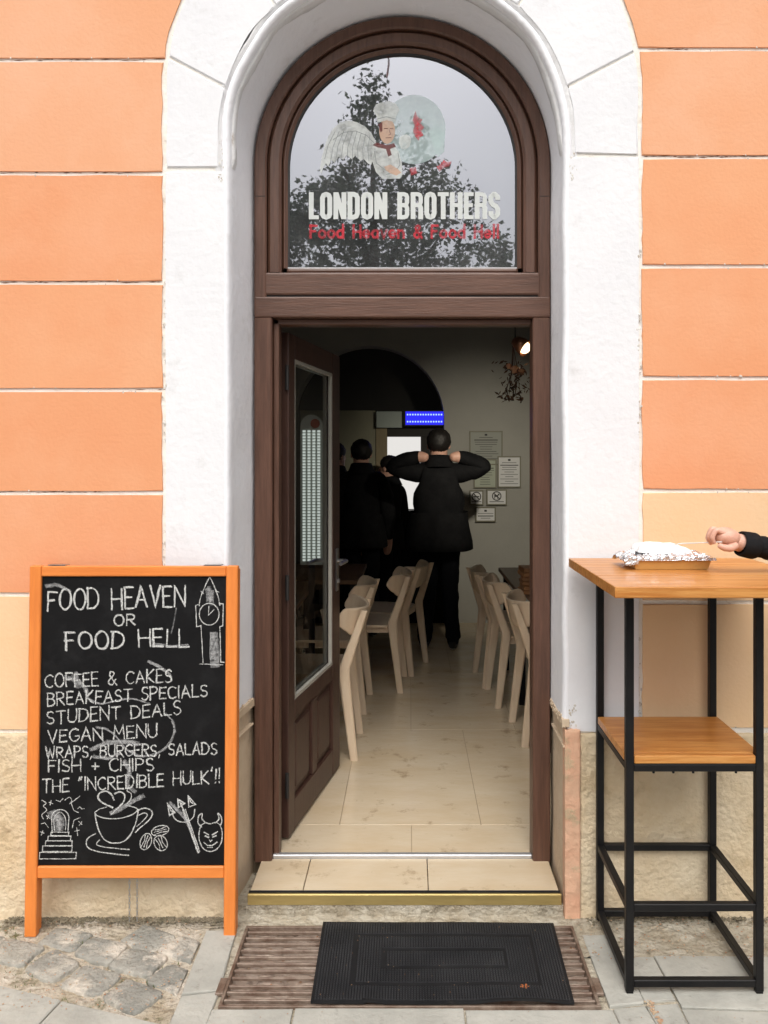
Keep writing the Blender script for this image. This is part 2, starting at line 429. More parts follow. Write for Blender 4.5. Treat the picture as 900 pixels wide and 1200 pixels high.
M['paper'] = mat('white_paper', (0.82, 0.82, 0.82), 0.85, bump=0.2, bscale=30)
M['plastic'] = mat('white_plastic', (0.8, 0.8, 0.78), 0.35)
M['skin'] = mat('skin', (0.62, 0.34, 0.25), 0.5, c2=(0.70, 0.42, 0.32), nscale=30, bump=0.35, bscale=170, bdist=.004)
M['black_cloth'] = mat('black_cloth', (0.007, 0.007, 0.008), 0.8, c2=(0.013, 0.013, 0.014), nscale=9, spec=0.12, bump=0.3, bscale=60)
M['dark_cloth'] = mat('dark_trousers', (0.007, 0.0075, 0.010), 0.85, spec=0.1)
M['hair'] = mat('dark_hair', (0.010, 0.008, 0.007), 0.55, bump=0.4, bscale=120)
M['shoe'] = mat('dark_shoe', (0.02, 0.02, 0.02), 0.5)
M['sole'] = mat('white_sole', (0.75, 0.73, 0.7), 0.7)
M['beech'] = mat('pale_beech', (0.72, 0.55, 0.385), 0.42, c2=(0.78, 0.63, 0.46), nscale=4, stretch=(8, 8, 1.2))
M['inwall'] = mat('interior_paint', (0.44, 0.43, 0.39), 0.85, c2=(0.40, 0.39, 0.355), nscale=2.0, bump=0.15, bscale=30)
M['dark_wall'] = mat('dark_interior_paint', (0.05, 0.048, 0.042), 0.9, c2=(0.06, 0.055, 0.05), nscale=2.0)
M['table_wood'] = mat('dark_table_wood', (0.13, 0.07, 0.035), 0.4, c2=(0.18, 0.10, 0.05), nscale=4, stretch=(10, 1, 10))
M['sticker'] = worn('white_sticker', (0.66, 0.69, 0.67), 0.0, 0.3, 40, 0.5, alpha=0.88)
M['sticker_red'] = worn('red_sticker', (0.60, 0.05, 0.07), 0.22, 0.72, 14, 0.5, alpha=0.85)
M['sticker_teal'] = worn('pale_teal_sticker', (0.62, 0.76, 0.75), -0.2, 0.7, 5, 0.5, alpha=0.5)
M['sticker_grey'] = worn('grey_sticker', (0.30, 0.32, 0.32), 0.0, 0.3, 40, 0.5, alpha=0.7)
M['sticker_skin'] = worn('tan_sticker', (0.62, 0.42, 0.31), 0.0, 0.5, 16, 0.5, alpha=0.75)
M['sticker_dark'] = worn('dark_red_sticker', (0.16, 0.04, 0.04), 0.0, 0.5, 16, 0.5, alpha=0.75)
M['emblem_white'] = worn('faded_white_sticker', (0.70, 0.73, 0.71), 0.05, 0.6, 16, 0.5, alpha=0.74)
M['bark'] = mat('bark', (0.09, 0.07, 0.05), 0.9, c2=(0.05, 0.04, 0.03), nscale=20, bump=0.6, bscale=40)
M['leaf'] = mat('leaf', (0.065, 0.095, 0.070), 0.40, c2=(0.20, 0.24, 0.18), nscale=2.6, lo=.42, hi=.66)

_n, _l = M['leaf'].node_tree.nodes, M['leaf'].node_tree.links
_b = _n["Principled BSDF"]; _src = _b.inputs['Base Color'].links[0].from_socket
_t = _n.new("ShaderNodeBsdfTranslucent"); _l.new(_src, _t.inputs[0])
_m = _n.new("ShaderNodeMixShader"); _m.inputs[0].default_value = .45
_l.new(_b.outputs[0], _m.inputs[1]); _l.new(_t.outputs[0], _m.inputs[2]); _l.new(_m.outputs[0], _n["Material Output"].inputs['Surface'])

# ------------------------------------------------------------------ the setting: ground and pavement
bm = NB()
box(bm, -60, 60, -90, 0.3, -0.30, -0.062)
struct(obj('ground', bm, M['asphalt']))

GY0, GY1 = -0.475, -0.062         # the grate's pit, front to back
bm = NB()
def quad(*p, g=0.004, top=0.0, bev=0.004):
    c = sum((Vector(q) for q in p), Vector((0, 0))) / len(p)
    pts = []
    for q in p:
        v = Vector(q) - c
        pts.append(tuple(c + v * max(0.5, 1 - g / max(v.length, 0.05))))
    slab(bm, pts, -0.06, top, bev)
# flags in front of the doorway
quad((-0.585, GY0), (-0.34, GY0), (-0.343, -0.80), (-0.59, -0.80))
quad((-0.34, GY0), (0.163, GY0), (0.165, -0.80), (-0.343, -0.80), top=0.002)
quad((0.163, GY0), (0.60, GY0), (0.625, -0.80), (0.165, -0.80), top=-0.002)
# long kerb flag on the left of the grate
quad((-0.700, -0.085), (-0.592, -0.085), (-0.580, -0.40), (-0.690, -0.42), top=0.004)
quad((-0.690, -0.42), (-0.580, -0.40), (-0.588, -0.80), (-0.692, -0.80), top=0.001)
# flags under the bar table
quad((0.585, -0.11), (0.690, -0.11), (0.70, -0.455), (0.590, GY0), top=0.003)
quad((0.600, GY0), (0.70, -0.46), (0.735, -0.80), (0.625, -0.80), top=0.0)
quad((0.69, -0.225), (0.795, -0.225), (0.800, -0.44), (0.70, -0.45), top=0.0)
quad((0.70, -0.455), (0.800, -0.445), (0.80, -0.80), (0.735, -0.80), top=-0.003)
quad((0.795, -0.225), (1.42, -0.23), (1.42, -0.50), (0.800, -0.47), top=0.002)
quad((0.800, -0.475), (1.42, -0.505), (1.42, -0.85), (0.80, -0.80), top=0.0)
quad((1.42, -0.225), (2.1, -0.225), (2.1, -0.85), (1.42, -0.85), top=0.0)
quad((2.1, -0.225), (2.9, -0.225), (2.9, -0.85), (2.1, -0.85), top=0.003)
# lower-left flags, laid askew
A0, A1 = (-1.30, -0.362), (-0.70, -0.545)
quad((-1.30, -0.362), (-1.04, -0.442), (-1.10, -0.75), (-1.36, -0.70), top=0.004)
quad((-1.04, -0.442), (-0.70, -0.545), (-0.70, -0.80), (-1.10, -0.75), top=0.002)
quad((-2.1, -0.16), (-1.30, -0.362), (-1.36, -0.70), (-2.2, -0.50), top=0.004)
for i in range(-6, 7):            # the pavement goes on towards the street
    for j in range(2):
        x0 = i * 0.62 + j * 0.3
        quad((x0, -0.83 - j * 0.62), (x0 + 0.61, -0.83 - j * 0.62), (x0 + 0.61, -1.44 - j * 0.62), (x0, -1.44 - j * 0.62), top=rng.uniform(-0.002, 0.003))
for v in bm.verts:
    if v.co.z > -0.05:
        v.co.x += rng.uniform(-0.0022, 0.0022); v.co.y += rng.uniform(-0.0022, 0.0022); v.co.z += rng.uniform(-0.0008, 0.0008)
struct(obj('pavement', bm, M['granite']))

# mortar and soil that everything is bedded in
def bumpy(bm, x0, x1, y0, y1, z, nx, ny, amp, sc, mi=0):
    g = [[bm.verts.new((x0 + (x1 - x0) * i / nx, y0 + (y1 - y0) * j / ny,
                        z + amp * noise.fractal(Vector((x0 + (x1 - x0) * i / nx, y0 + (y1 - y0) * j / ny, z)) * sc, 0.8, 2.0, 5))) for i in range(nx + 1)] for j in range(ny + 1)]
    for j in range(ny):
        for i in range(nx):
            f = bm.faces.new((g[j][i], g[j][i + 1], g[j + 1][i + 1], g[j + 1][i])); f.material_index = mi; f.smooth = True
bm = NB(); bumpy(bm, -2.6, -0.69, -0.85, 0.02, -0.006, 240, 110, 0.008, 14)
struct(obj('cobble_bed', bm, M['bed']))
bm = NB()
bumpy(bm, 0.568, 3.0, -0.232, 0.02, -0.002, 300, 36, 0.008, 16)
bumpy(bm, -0.72, 0.60, GY1 - 0.001, 0.02, -0.003, 160, 14, 0.006, 18)
bumpy(bm, -0.71, 3.0, -0.86, GY0 + 0.003, -0.008, 300, 40, 0.002, 20)
bumpy(bm, 0.565, 3.0, GY0, -0.225, -0.008, 200, 30, 0.002, 20)
bumpy(bm, -0.71, -0.567, GY0, GY1 + 0.02, -0.008, 12, 30, 0.002, 20)
struct(obj('mortar_bed', bm, M['mortar']))

# cobbles, laid in a slanting fan between the wall and the flags
bm = NB()
th = R(-24)
ct, st = math.cos(th), math.sin(th)
for j in range(-9, 12):
    for i in range(-12, 14):
        u = i * 0.172 + (0.5 * (j % 2)) * 0.172 + rng.uniform(-0.014, 0.014)
        v = j * 0.122 + rng.uniform(-0.010, 0.010)
        cx, cy = -1.15 + u * ct - v * st, -0.28 + u * st + v * ct
        if not (-2.5 < cx < -0.70): continue
        if cy > -0.115 or cy < -0.80: continue
        if cy < -0.31 - (cx + 1.42) * 0.30 and cx < -0.70 and cy < -0.30:   # the askew flags lie here
            if cy < -0.345 - (cx + 1.30) * 0.305 + 0.02: continue
        if cx > -0.755 and cy > -0.55: cx -= 0.012
        hw, hl = rng.uniform(0.050, 0.058), rng.uniform(0.070, 0.083)
        zt = rng.uniform(0.001, 0.007) - (0.005 if cy > -0.16 else 0)
        rot = th + rng.uniform(-0.16, 0.16)
        n = 28
        rings = []
        ph = rng.uniform(0, 9)
        for (k, zz) in ((1.0, -0.03), (1.0, zt - 0.005), (0.965, zt - 0.0015), (0.92, zt), (0.5, zt + 0.0005)):
            ring = []
            for q in range(n):
                t = 2 * PI * q / n
                c_, s_ = math.cos(t), math.sin(t)
                e = (abs(c_) ** 12 + abs(s_) ** 12) ** (-1 / 12)
                e *= 1 + 0.10 * noise.noise(Vector((c_ * 1.6 + ph, s_ * 1.6, ph))) + 0.03 * noise.noise(Vector((c_ * 6 + ph, s_ * 6, ph)))
                lx, ly = hl * k * e * c_, hw * k * e * s_
                X, Y = cx + lx * math.cos(rot) - ly * math.sin(rot), cy + lx * math.sin(rot) + ly * math.cos(rot)
                if X > -0.703: X = -0.703
                ring.append(bm.verts.new((X, Y, zz + 0.003 * noise.noise(Vector((X * 30, Y * 30, ph))))))
            rings.append(ring)
        for a_, b_ in zip(rings, rings[1:]):
            for q in range(n):
                f = bm.faces.new((a_[q], a_[(q + 1) % n], b_[(q + 1) % n], b_[q])); f.smooth = True
        bm.faces.new(rings[-1])
struct(obj('cobbles', bm, M['cobble']))

# ------------------------------------------------------------------ the building
B = thing('shop_building', 'orange plastered shop front with white arched surround around an open brown door', 'building')
CX, CZ = -0.047, 2.765            # the arch's centre
HW = 0.592                        # half the opening at the wall face
FX, FH, FY, FZ = -0.028, 0.571, 0.25, 2.757   # the frame's outer outline: centre, half width, front, springing

def arch_curve(cx, hw, cz, zb, n=40, off=0.0, nb=14):
    r = hw + off
    pts = [(cx - r, zb + (cz - zb) * i / nb) for i in range(nb)]
    pts += [(cx - r * math.cos(PI * i / n), cz + r * math.sin(PI * i / n)) for i in range(n + 1)]
    pts += [(cx + r, cz - (cz - zb) * (i + 1) / nb) for i in range(nb)]
    return pts

# structural wall behind the plaster
TOP, WL, WR = 5.2, -4.2, 4.2
def half_wall(bm, side, hw, cx, cz, y0, y1, zb=-0.05):
    arcp = [(cx + side * hw * math.cos(PI / 2 * i / 24), cz + hw * math.sin(PI / 2 * i / 24)) for i in range(25)]
    X = WL if side < 0 else WR
    pts = [(X, zb), (cx + side * hw, zb)] + arcp + [(cx, TOP), (X, TOP)]
    prism(bm, pts, y0, y1)
bm = NB()
half_wall(bm, -1, HW + 0.045, CX, CZ, 0.0065, 0.46)
half_wall(bm, 1, HW + 0.045, CX, CZ, 0.0065, 0.46)
obj('wall', bm, M['groove'], B)

# outer outline of the white surround
SXL, SXR, SR, SZ = -0.868, 0.816, 0.842, 2.925
SC = (SXL + SXR) / 2
def jag(p, amp=0.004, sc=9.0):
    x, z = p
    return (x + amp * noise.noise(Vector((x * sc, z * sc, 1.3))) , z + amp * noise.noise(Vector((x * sc, z * sc, 7.7))))
def fine(pts, step=0.04):
    out = []
    for i, p in enumerate(pts):
        q = pts[(i + 1) % len(pts)]
        L = math.hypot(q[0] - p[0], q[1] - p[1]); k = max(1, int(L / step))
        for j in range(k): out.append((p[0] + (q[0] - p[0]) * j / k, p[1] + (q[1] - p[1]) * j / k))
    return out

jl = [0.655, 1.140, 1.500, 1.865, 2.245, 2.632, 3.034, 3.42, 3.80, 4.2, 4.6]
jr = [0.662, 1.112, 1.508, 1.907, 2.303, 2.690, 3.072, 3.45, 3.83, 4.22, 4.62]
for side, js in ((-1, jl), (1, jr)):
    for i in range(len(js) - 1):
        z0, z1 = js[i] + 0.0075, js[i + 1] - 0.0075
        X = WL if side < 0 else WR
        edge = []
        for k in range(9):
            z = z0 + (z1 - z0) * k / 8
            hw = (SXR - SXL) / 2
            if z > SZ: hw = math.sqrt(max(0.0, SR * SR - (z - SZ) ** 2))
            edge.append((SC + side * (hw + 0.010 + 0.004 * rng.uniform(-1, 1)), z))
        if z0 > SZ + SR: edge = [(SC + side * 0.004, z0), (SC + side * 0.004, z1)]
        nX = 30
        bot = [(X + (edge[0][0] - X) * k / nX, z0 + 0.003 * noise.noise(Vector((k * 0.7, i * 3.0, side)))) for k in range(nX)]
        top = [(X + (edge[-1][0] - X) * (nX - 1 - k) / nX, z1 + 0.003 * noise.noise(Vector((k * 0.7, i * 3.0 + 9, side)))) for k in range(nX)]
        bm = NB()
        prism(bm, bot + edge + top, 0.0, 0.03, bev=0.004, seg=2)
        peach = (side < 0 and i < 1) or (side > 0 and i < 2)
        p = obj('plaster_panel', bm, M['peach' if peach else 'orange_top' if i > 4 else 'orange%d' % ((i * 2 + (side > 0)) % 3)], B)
        p['label'] = 'pale peach plaster panel' if peach else 'orange plaster panel'

# white surround with its stones, and the rounded reveal
def in_pt(t, side, off):          # inner outline: t<0 straight part by height, t in 0..1 the quarter arc
    r = HW + off
    return (CX + side * r * math.cos(PI / 2 * t), CZ + r * math.sin(PI / 2 * t))
def out_at(ang, side):            # from the arch centre outwards at an angle, to the outer outline
    dx, dz = side * math.cos(ang), math.sin(ang)
    t = 0.6
    while t < 3:
        x, z = CX + dx * t, CZ - 0.08 + dz * t
        hw = (SXR - SXL) / 2 - 0.004
        if z > SZ:
            if (x - SC) ** 2 + (z - SZ) ** 2 > (SR - 0.004) ** 2: break
        elif abs(x - SC) > hw: break
        t += 0.002
    return (x, z)
bm = NB()
IO = 0.016
cuts = [(0, 0), (16, 24), (47, 53), (74, 77), (90, 90)]
IA = 0.036
for side, zj in ((-1, 2.640), (1, 2.692)):
    xo = SXL + 0.004 if side < 0 else SXR - 0.004
    xi = CX + side * (HW + IO)
    pts = fine([(xo, 0.655), (xi, 0.655), (xi, zj - 0.003), (xo, zj - 0.003)], 0.06)
    prism(bm, [jag(p, 0.003, 12) for p in pts], 0.0, 0.05, bev=0.004)
    for k in range(len(cuts) - 1):
        a0_, a1_ = R(cuts[k][0]), R(cuts[k + 1][0])
        o0_, o1_ = R(cuts[k][1]), R(cuts[k + 1][1])
        e = 0.008
        inner = [(CX + side * (HW + IA) * math.cos(a0_ + (a1_ - a0_) * q / 10), CZ + (HW + IA) * math.sin(a0_ + (a1_ - a0_) * q / 10)) for q in range(11)]
        outer = [out_at(o0_ + (o1_ - o0_) * q / 10, side) for q in range(11)]
        if k == 0:
            inner = [(CX + side * (HW + IA), zj + e)] + inner
            outer = [(xo, zj + e)] + outer
        poly = inner + outer[::-1]
        c = (sum(p[0] for p in poly) / len(poly), sum(p[1] for p in poly) / len(poly))
        out = []
        for p in poly:              # shrink along the joint direction only a little
            d = math.hypot(p[0] - c[0], p[1] - c[1])
            out.append((p[0] + (c[0] - p[0]) * 0.006 / d, p[1] + (c[1] - p[1]) * 0.006 / d))
        prism(bm, [jag(p, 0.003, 10) for p in out], 0.0, 0.05, bev=0.004)
obj('arch_surround', bm, M['white'], B)

bm = NB()
def loft(bm, curves, mi=0, smooth=True):
    rows = [[bm.verts.new(p) for p in c] for c in curves]
    for a_, b_ in zip(rows, rows[1:]):
        for i in range(len(a_) - 1):
            f = bm.faces.new((a_[i], a_[i + 1], b_[i + 1], b_[i])); f.smooth = smooth; f.material_index = mi
def wob(p, y, amp):
    v = Vector((p[0] * 5, y * 5, p[1] * 5))
    return (p[0] + amp * noise.noise(v), y, p[1] + amp * noise.noise(v + Vector((3, 3, 3))))
ZR = 0.67
rows = []
for y, off in ((0.016, 0.030), (0.002, 0.022), (-0.001, 0.014), (0.003, 0.006), (0.012, 0.0)):
    rows.append([wob(p, y, 0.006) for p in arch_curve(CX, HW, CZ, ZR, off=off, n=60, nb=40)])
A_ = arch_curve(CX, HW, CZ, ZR, n=60, nb=40)
Bc = arch_curve(FX, FH + 0.004, FZ, ZR, n=60, nb=40)
for k in range(1, 11):
    t = k / 10
    rows.append([wob((p[0] + (q[0] - p[0]) * t, p[1] + (q[1] - p[1]) * t), 0.012 + (0.315 - 0.012) * t, 0.006 * (1 - t * 0.5)) for p, q in zip(A_, Bc)])
loft(bm, rows)
obj('plaster_reveal', bm, M['brightened_reveal'], B)

# the hollow moulding that runs round the arch above the impost joints
M['stained'] = mat('stained_plaster', (0.78, 0.78, 0.78), 0.88, c2=(0.66, 0.65, 0.65), nscale=5, bump=0.5, bscale=40, c3=(0.40, 0.33, 0.28), n3=7, lo3=0.60, hi3=0.72, spec=0.2)
bm = NB()
rows = []
for y, off in ((0.004, 0.046), (0.003, 0.037), (0.012, 0.030), (0.024, 0.020), (0.030, 0.006), (0.028, -0.004), (0.034, -0.010), (0.060, -0.011), (0.085, -0.006), (0.088, 0.01)):
    r = HW + off
    r0_, r1_ = HW + max(off, 0.004), HW + (off if off > 0 else off * .5 + .002)
    c = [(CX - r0_, 2.62), (CX - r1_, 2.66), (CX - r, 2.69), (CX - r, 2.73)] + [(CX - r * math.cos(PI * i / 70), CZ + r * math.sin(PI * i / 70)) for i in range(71)] + [(CX + r1_, 2.72), (CX + r0_, 2.675)]
    rows.append([(lambda w_: (w_[0] + .0025 * noise.noise(Vector((w_[0] * 30, y * 40, w_[2] * 30))), w_[1], w_[2] + .0025 * noise.noise(Vector((w_[2] * 30, w_[0] * 30, y * 40)))))(wob(p, y, 0.012)) for p in c])
loft(bm, rows)
for e_ in (0, -1):
    pass
obj('arch_moulding', bm, M['stained'], B)

# stone-coloured lower reveal on both sides, with its cornice-like chipped top
for side in (-1, 1):
    bm = NB()
    xf = CX + side * HW
    xb = FX + side * (FH + 0.004)
    rows = []
    for k in range(10):
        t = k / 9
        y = -0.010 + (0.312 + 0.010) * t
        rows.append([wob((xf + side * 0.008 + (xb - xf) * t, z), y, 0.005) for z in [-0.04 + 0.72 * q / 24 for q in range(25)]])
    loft(bm, rows)
    # the chipped band above it
    for z0, z1, pr in ((0.672, 0.700, 0.006), (0.600, 0.606, 0.003)):
        pts = [(xf - side * pr, -0.006, 0), (xb - side * pr, 0.246, 0), (xb + side * 0.02, 0.246, 0), (xf + side * 0.02, -0.006, 0)]
        slab(bm, [(p[0], p[1]) for p in pts], z0, z1, 0.002)
    obj('stone_reveal', bm, M['reveal'], B)

# rough base of the wall
def rough_face(bm, x0, x1, z0, z1, y, nx, nz, amp, mi=0):
    g = [[bm.verts.new((x0 + (x1 - x0) * i / nx, y - amp * (0.5 + 0.5 * noise.fractal(Vector((x0 + (x1 - x0) * i / nx, 3.1, z0 + (z1 - z0) * j / nz)) * 16, 0.7, 2.0, 5)), z0 + (z1 - z0) * j / nz + (0.006 * noise.noise(Vector((i * 0.35, j, 0))) if j == nz else 0))) for i in range(nx + 1)] for j in range(nz + 1)]
    for j in range(nz):
        for i in range(nx):
            f = bm.faces.new((g[j][i], g[j][i + 1], g[j + 1][i + 1], g[j + 1][i])); f.material_index = mi; f.smooth = True
    b = [bm.verts.new((v.co.x, 0.03, v.co.z)) for v in g[-1]]
    for i in range(nx):
        f = bm.faces.new((g[-1][i], g[-1][i + 1], b[i + 1], b[i])); f.material_index = mi
    for c in (0, nx):
        col = [g[j][c] for j in range(nz + 1)]
        bc = [bm.verts.new((v.co.x, 0.03, v.co.z)) for v in col]
        for j in range(nz):
            f = bm.faces.new((col[j], col[j + 1], bc[j + 1], bc[j])); f.material_index = mi
for x0, x1, nx in ((-4.2, -0.636, 320), (0.603, 4.2, 320)):
    bm = NB(); rough_face(bm, x0, x1, -0.05, 0.648, -0.003, nx, 70, 0.006)
    obj('base_plaster', bm, M['dado'], B)
bm = NB(); rough_face(bm, 0.548, 0.602, -0.03, 0.664, -0.008, 10, 70, 0.008)
obj('corner_plaster', bm, M['pink'], B)['label'] = 'bare pink plaster strip at the corner'
bm = NB(); rough_face(bm, -0.635, -0.628, -0.03, 0.664, -0.006, 3, 70, 0.004)
obj('corner_plaster', bm, M['reveal'], B)

# ------------------------------------------------------------------ timber frame and the arched window
def band(bm, cx, cz, h_out, h_in, zb, y0, y1, bev=0.006, n=48):
    o = arch_curve(cx, h_out, cz, zb, n=n, nb=2)
    i_ = arch_curve(cx, h_in, cz, zb, n=n, nb=2)
    prof = [('o', y1, 0), ('o', y0 + bev, 0), ('o', y0, -bev), ('i', y0, bev), ('i', y0 + bev, 0), ('i', y1, 0)]
    rows = []
    for which, y, off in prof:
        h = (h_out if which == 'o' else h_in) + off
        rows.append([(p[0], y, p[1]) for p in arch_curve(cx, h, cz, zb, n=n, nb=2)])
    loft(bm, rows, smooth=False)
ZT, ZL = 2.166, 2.252             # door head, joint between transom and sash
JW = 0.068
fr = NB()
band(fr, FX, FZ, FH, FH - 0.047, ZL - 0.02, FY, FY + 0.09)
for s in (-1, 1):                  # the jambs
    x0, x1 = sorted((FX + s * FH, FX + s * (FH - JW)))
    box(fr, x0, x1, FY, FY + 0.09, 0.062, ZT + 0.002, 0.005)
    if s > 0: continue
    x0, x1 = sorted((FX + s * (FH - JW - 0.001), FX + s * (FH - JW - 0.022)))
    box(fr, x0, x1, FY + 0.035, FY + 0.10, 0.066, ZT, 0.003)
frame = obj('door_frame', fr, M['brown'], B)
tr = NB()
box(tr, FX - FH, FX + FH, FY - 0.002, FY + 0.09, ZT, ZL - 0.006, 0.006, seg=2)
box(tr, FX - FH + JW, FX + FH - JW, FY + 0.035, FY + 0.10, ZT - 0.022, ZT - 0.001, 0.003)
obj('transom', tr, M['brown_h'], frame)
tr = NB()
box(tr, FX - FH + 0.001, FX + FH - 0.001, FY + 0.012, FY + 0.085, ZL - 0.007, ZL + 0.001)
for s in (-1, 1):
    x0, x1 = sorted((FX + s * (FH - 0.004), FX + s * (FH - 0.043)))
    box(tr, x0, x1, FY - 0.0012, FY + 0.004, 2.632, 2.634)
obj('gasket', tr, M['gasket'], frame)

GH = 0.447                          # half the glass
GB = 2.363
sash = NB()
band(sash, FX, FZ, FH - 0.050, GH + 0.022, GB - 0.02, FY + 0.012, FY + 0.085, bev=0.010)
band(sash, FX, FZ, GH + 0.021, GH, GB - 0.001, FY + 0.026, FY + 0.075, bev=0.012)
win = obj('arched_window', sash, M['brown'], B)
r_ = NB()
box(r_, FX - FH + 0.001, FX + FH - 0.001, FY + 0.004, FY + 0.085, ZL + 0.001, GB - 0.022, 0.008, seg=2)
box(r_, FX - GH - 0.004, FX + GH + 0.004, FY + 0.026, FY + 0.075, GB - 0.021, GB, 0.010, seg=2)
obj('bottom_rail', r_, M['brown_h'], win)
r_ = NB()
gk = 0.006
band(r_, FX, FZ, GH + 0.004, GH - gk, GB, FY + 0.040, FY + 0.055, bev=0.001)
obj('gasket', r_, M['gasket'], win)
GLY = FY + 0.050
r_ = NB()
pts = arch_curve(FX, GH - 0.002, FZ, GB + 0.002, n=48, nb=2)
r_.faces.new([r_.verts.new((x, GLY, z)) for x, z in pts])
obj('pane', r_, M['pane'], win, recalc=False)
# white edge strip at the foot of the glass
r_ = NB(); box(r_, FX - GH, FX + GH, FY + 0.038, FY + 0.046, GB + 0.0005, GB + 0.005)
obj('glazing_bead', r_, M['alu'], win)

DG = GLY - CY
def on_glass(px, py, off):
    v = P(px, py, DG); v.y = GLY - 0.0015 - off
    return v
# block capitals
def block(ink, text, x0, y0, x1, h, sw):
    W = {'L': 0.82, 'O': 1.0, 'N': 1.06, 'D': 1.0, 'B': 1.0, 'R': 1.02, 'T': 0.9, 'H': 1.04, 'E': 0.80, 'S': 0.96, ' ': 0.62}
    gp = 0.10
    tot = sum(W[c] + gp for c in text) - gp
    u = (x1 - x0) / tot
    x = x0
    hs_ = sw * 0.82
    for c in text:
        w = W[c] * u
        L_, R_, T_, Bt, Mi = x + sw / 2, x + w - sw / 2, y0 - h + hs_ / 2, y0 - hs_ / 2, y0 - h * 0.52
        st_ = lambda p, **k: ink.stroke(p, sw, cap=False, **k)
        if c == 'L': st_([(L_, y0 - h), (L_, y0)]); ink.stroke([(L_, Bt), (x + w, Bt)], hs_, cap=False)
        elif c in 'OD':
            q = sw * 0.75; l = []
            if c == 'O':
                l = [(L_, Bt - q), (L_, T_ + q), (L_ + q * .3, T_ + q * .3), (L_ + q, T_), (R_ - q, T_), (R_ - q * .3, T_ + q * .3), (R_, T_ + q), (R_, Bt - q), (R_ - q * .3, Bt - q * .3), (R_ - q, Bt), (L_ + q, Bt), (L_ + q * .3, Bt - q * .3)]
            else:
                l = [(L_, Bt), (L_, T_), (R_ - q, T_), (R_ - q * .3, T_ + q * .3), (R_, T_ + q), (R_, Bt - q), (R_ - q * .3, Bt - q * .3), (R_ - q, Bt)]
            ink.stroke(l, sw, closed=True)
        elif c == 'N':
            st_([(L_, y0 - h), (L_, y0)]); st_([(R_, y0 - h), (R_, y0)])
            ink.poly([(x, y0 - h), (x + sw * 1.05, y0 - h), (x + w, y0), (x + w - sw * 1.05, y0)])
        elif c in 'BR':
            q = sw * 0.6
            st_([(L_, y0 - h), (L_, y0)])
            ink.stroke([(L_, T_), (R_ - q, T_), (R_ - q * .3, T_ + q * .3), (R_, T_ + q), (R_, Mi - q), (R_ - q * .3, Mi - q * .3), (R_ - q, Mi), (L_, Mi)], hs_ * 1.05, cap=False)
            if c == 'B': ink.stroke([(L_, Mi), (R_ - q, Mi), (R_ - q * .3, Mi + q * .3), (R_, Mi + q), (R_, Bt - q), (R_ - q * .3, Bt - q * .3), (R_ - q, Bt), (L_, Bt)], hs_ * 1.1, cap=False)
            else: st_([(R_ - q * .5, Mi), (R_, Mi + q), (R_, y0)])
        elif c == 'T': ink.stroke([(x, T_), (x + w, T_)], hs_, cap=False); st_([(x + w / 2, y0 - h), (x + w / 2, y0)])
        elif c == 'H': st_([(L_, y0 - h), (L_, y0)]); st_([(R_, y0 - h), (R_, y0)]); ink.stroke([(L_, Mi), (R_, Mi)], hs_, cap=False)
        elif c == 'E':
            st_([(L_, y0 - h), (L_, y0)])
            for yy, e in ((T_, 1), (Mi, .92), (Bt, 1)): ink.stroke([(L_, yy), (x + w * e, yy)], hs_, cap=False)
        elif c == 'S':
            q = sw * 0.6
            ink.stroke([(R_, T_ + h * .22), (R_, T_ + q), (R_ - q, T_), (L_ + q, T_), (L_, T_ + q), (L_, Mi - q * 1.2), (L_ + q * .6, Mi - q * .2), (R_ - q * .6, Mi + q * .4), (R_, Mi + q * 1.5), (R_, Bt - q), (R_ - q, Bt), (L_ + q, Bt), (L_, Bt - q), (L_, Bt - h * .22)], sw, cap=False)
        x += w + gp * u
ink = Ink(on_glass)
block(ink, 'LONDON BROTHERS', 362, 257, 586, 31.5, 5.6)
ink.done('sign_lettering', M['sticker'], win)['label'] = 'white block capitals LONDON BROTHERS'
ink = Ink(on_glass)
write(ink, 'Food Heaven & Food Hell', 364, 278.5, 584, 278.5, 14, 2.9, gap=0.26)
ink.done('slogan_lettering', M['sticker_red'], win)['label'] = 'red slogan Food Heaven & Food Hell'

# the winged cook emblem
def C2(x, y): return (320 + x * 310 / 900, 40 + y * 290 / 842)
ink = Ink(on_glass)
ink.poly([C2(480 + 107 * math.cos(2 * PI * i / 40), 325 + 118 * math.sin(2 * PI * i / 40)) for i in range(40)], 0)
# land-like darker shapes on the disc
ink.poly([C2(*p) for p in ((530, 330), (560, 310), (585, 340), (582, 400), (560, 420), (545, 380))], 1)
wing = [(352, 372), (335, 338), (312, 314), (285, 300), (255, 293), (228, 300), (205, 320), (188, 348), (176, 382), (166, 418), (160, 455), (163, 478), (172, 452), (180, 440), (188, 452), (198, 428), (210, 440), (222, 418), (240, 428), (250, 412), (268, 426), (280, 414), (298, 432), (308, 424), (322, 440), (334, 446), (340, 420)]
ink.poly([C2(*p) for p in wing], 2)
for k in range(9):
    t = k / 8
    a_ = (330 - 120 * t, 345 - 8 * math.sin(t * 3) - 10 * t)
    b_ = (326 - 150 * t, 432 + 8 * math.sin(k * 2.1))
    ink.stroke([C2(*a_), C2((a_[0] + b_[0]) / 2 - 6, (a_[1] + b_[1]) / 2), C2(*b_)], 0.7, mi=3)
ink.stroke([C2(*p) for p in ((345, 372), (318, 345), (280, 330), (240, 335), (205, 360))], 0.8, mi=3)
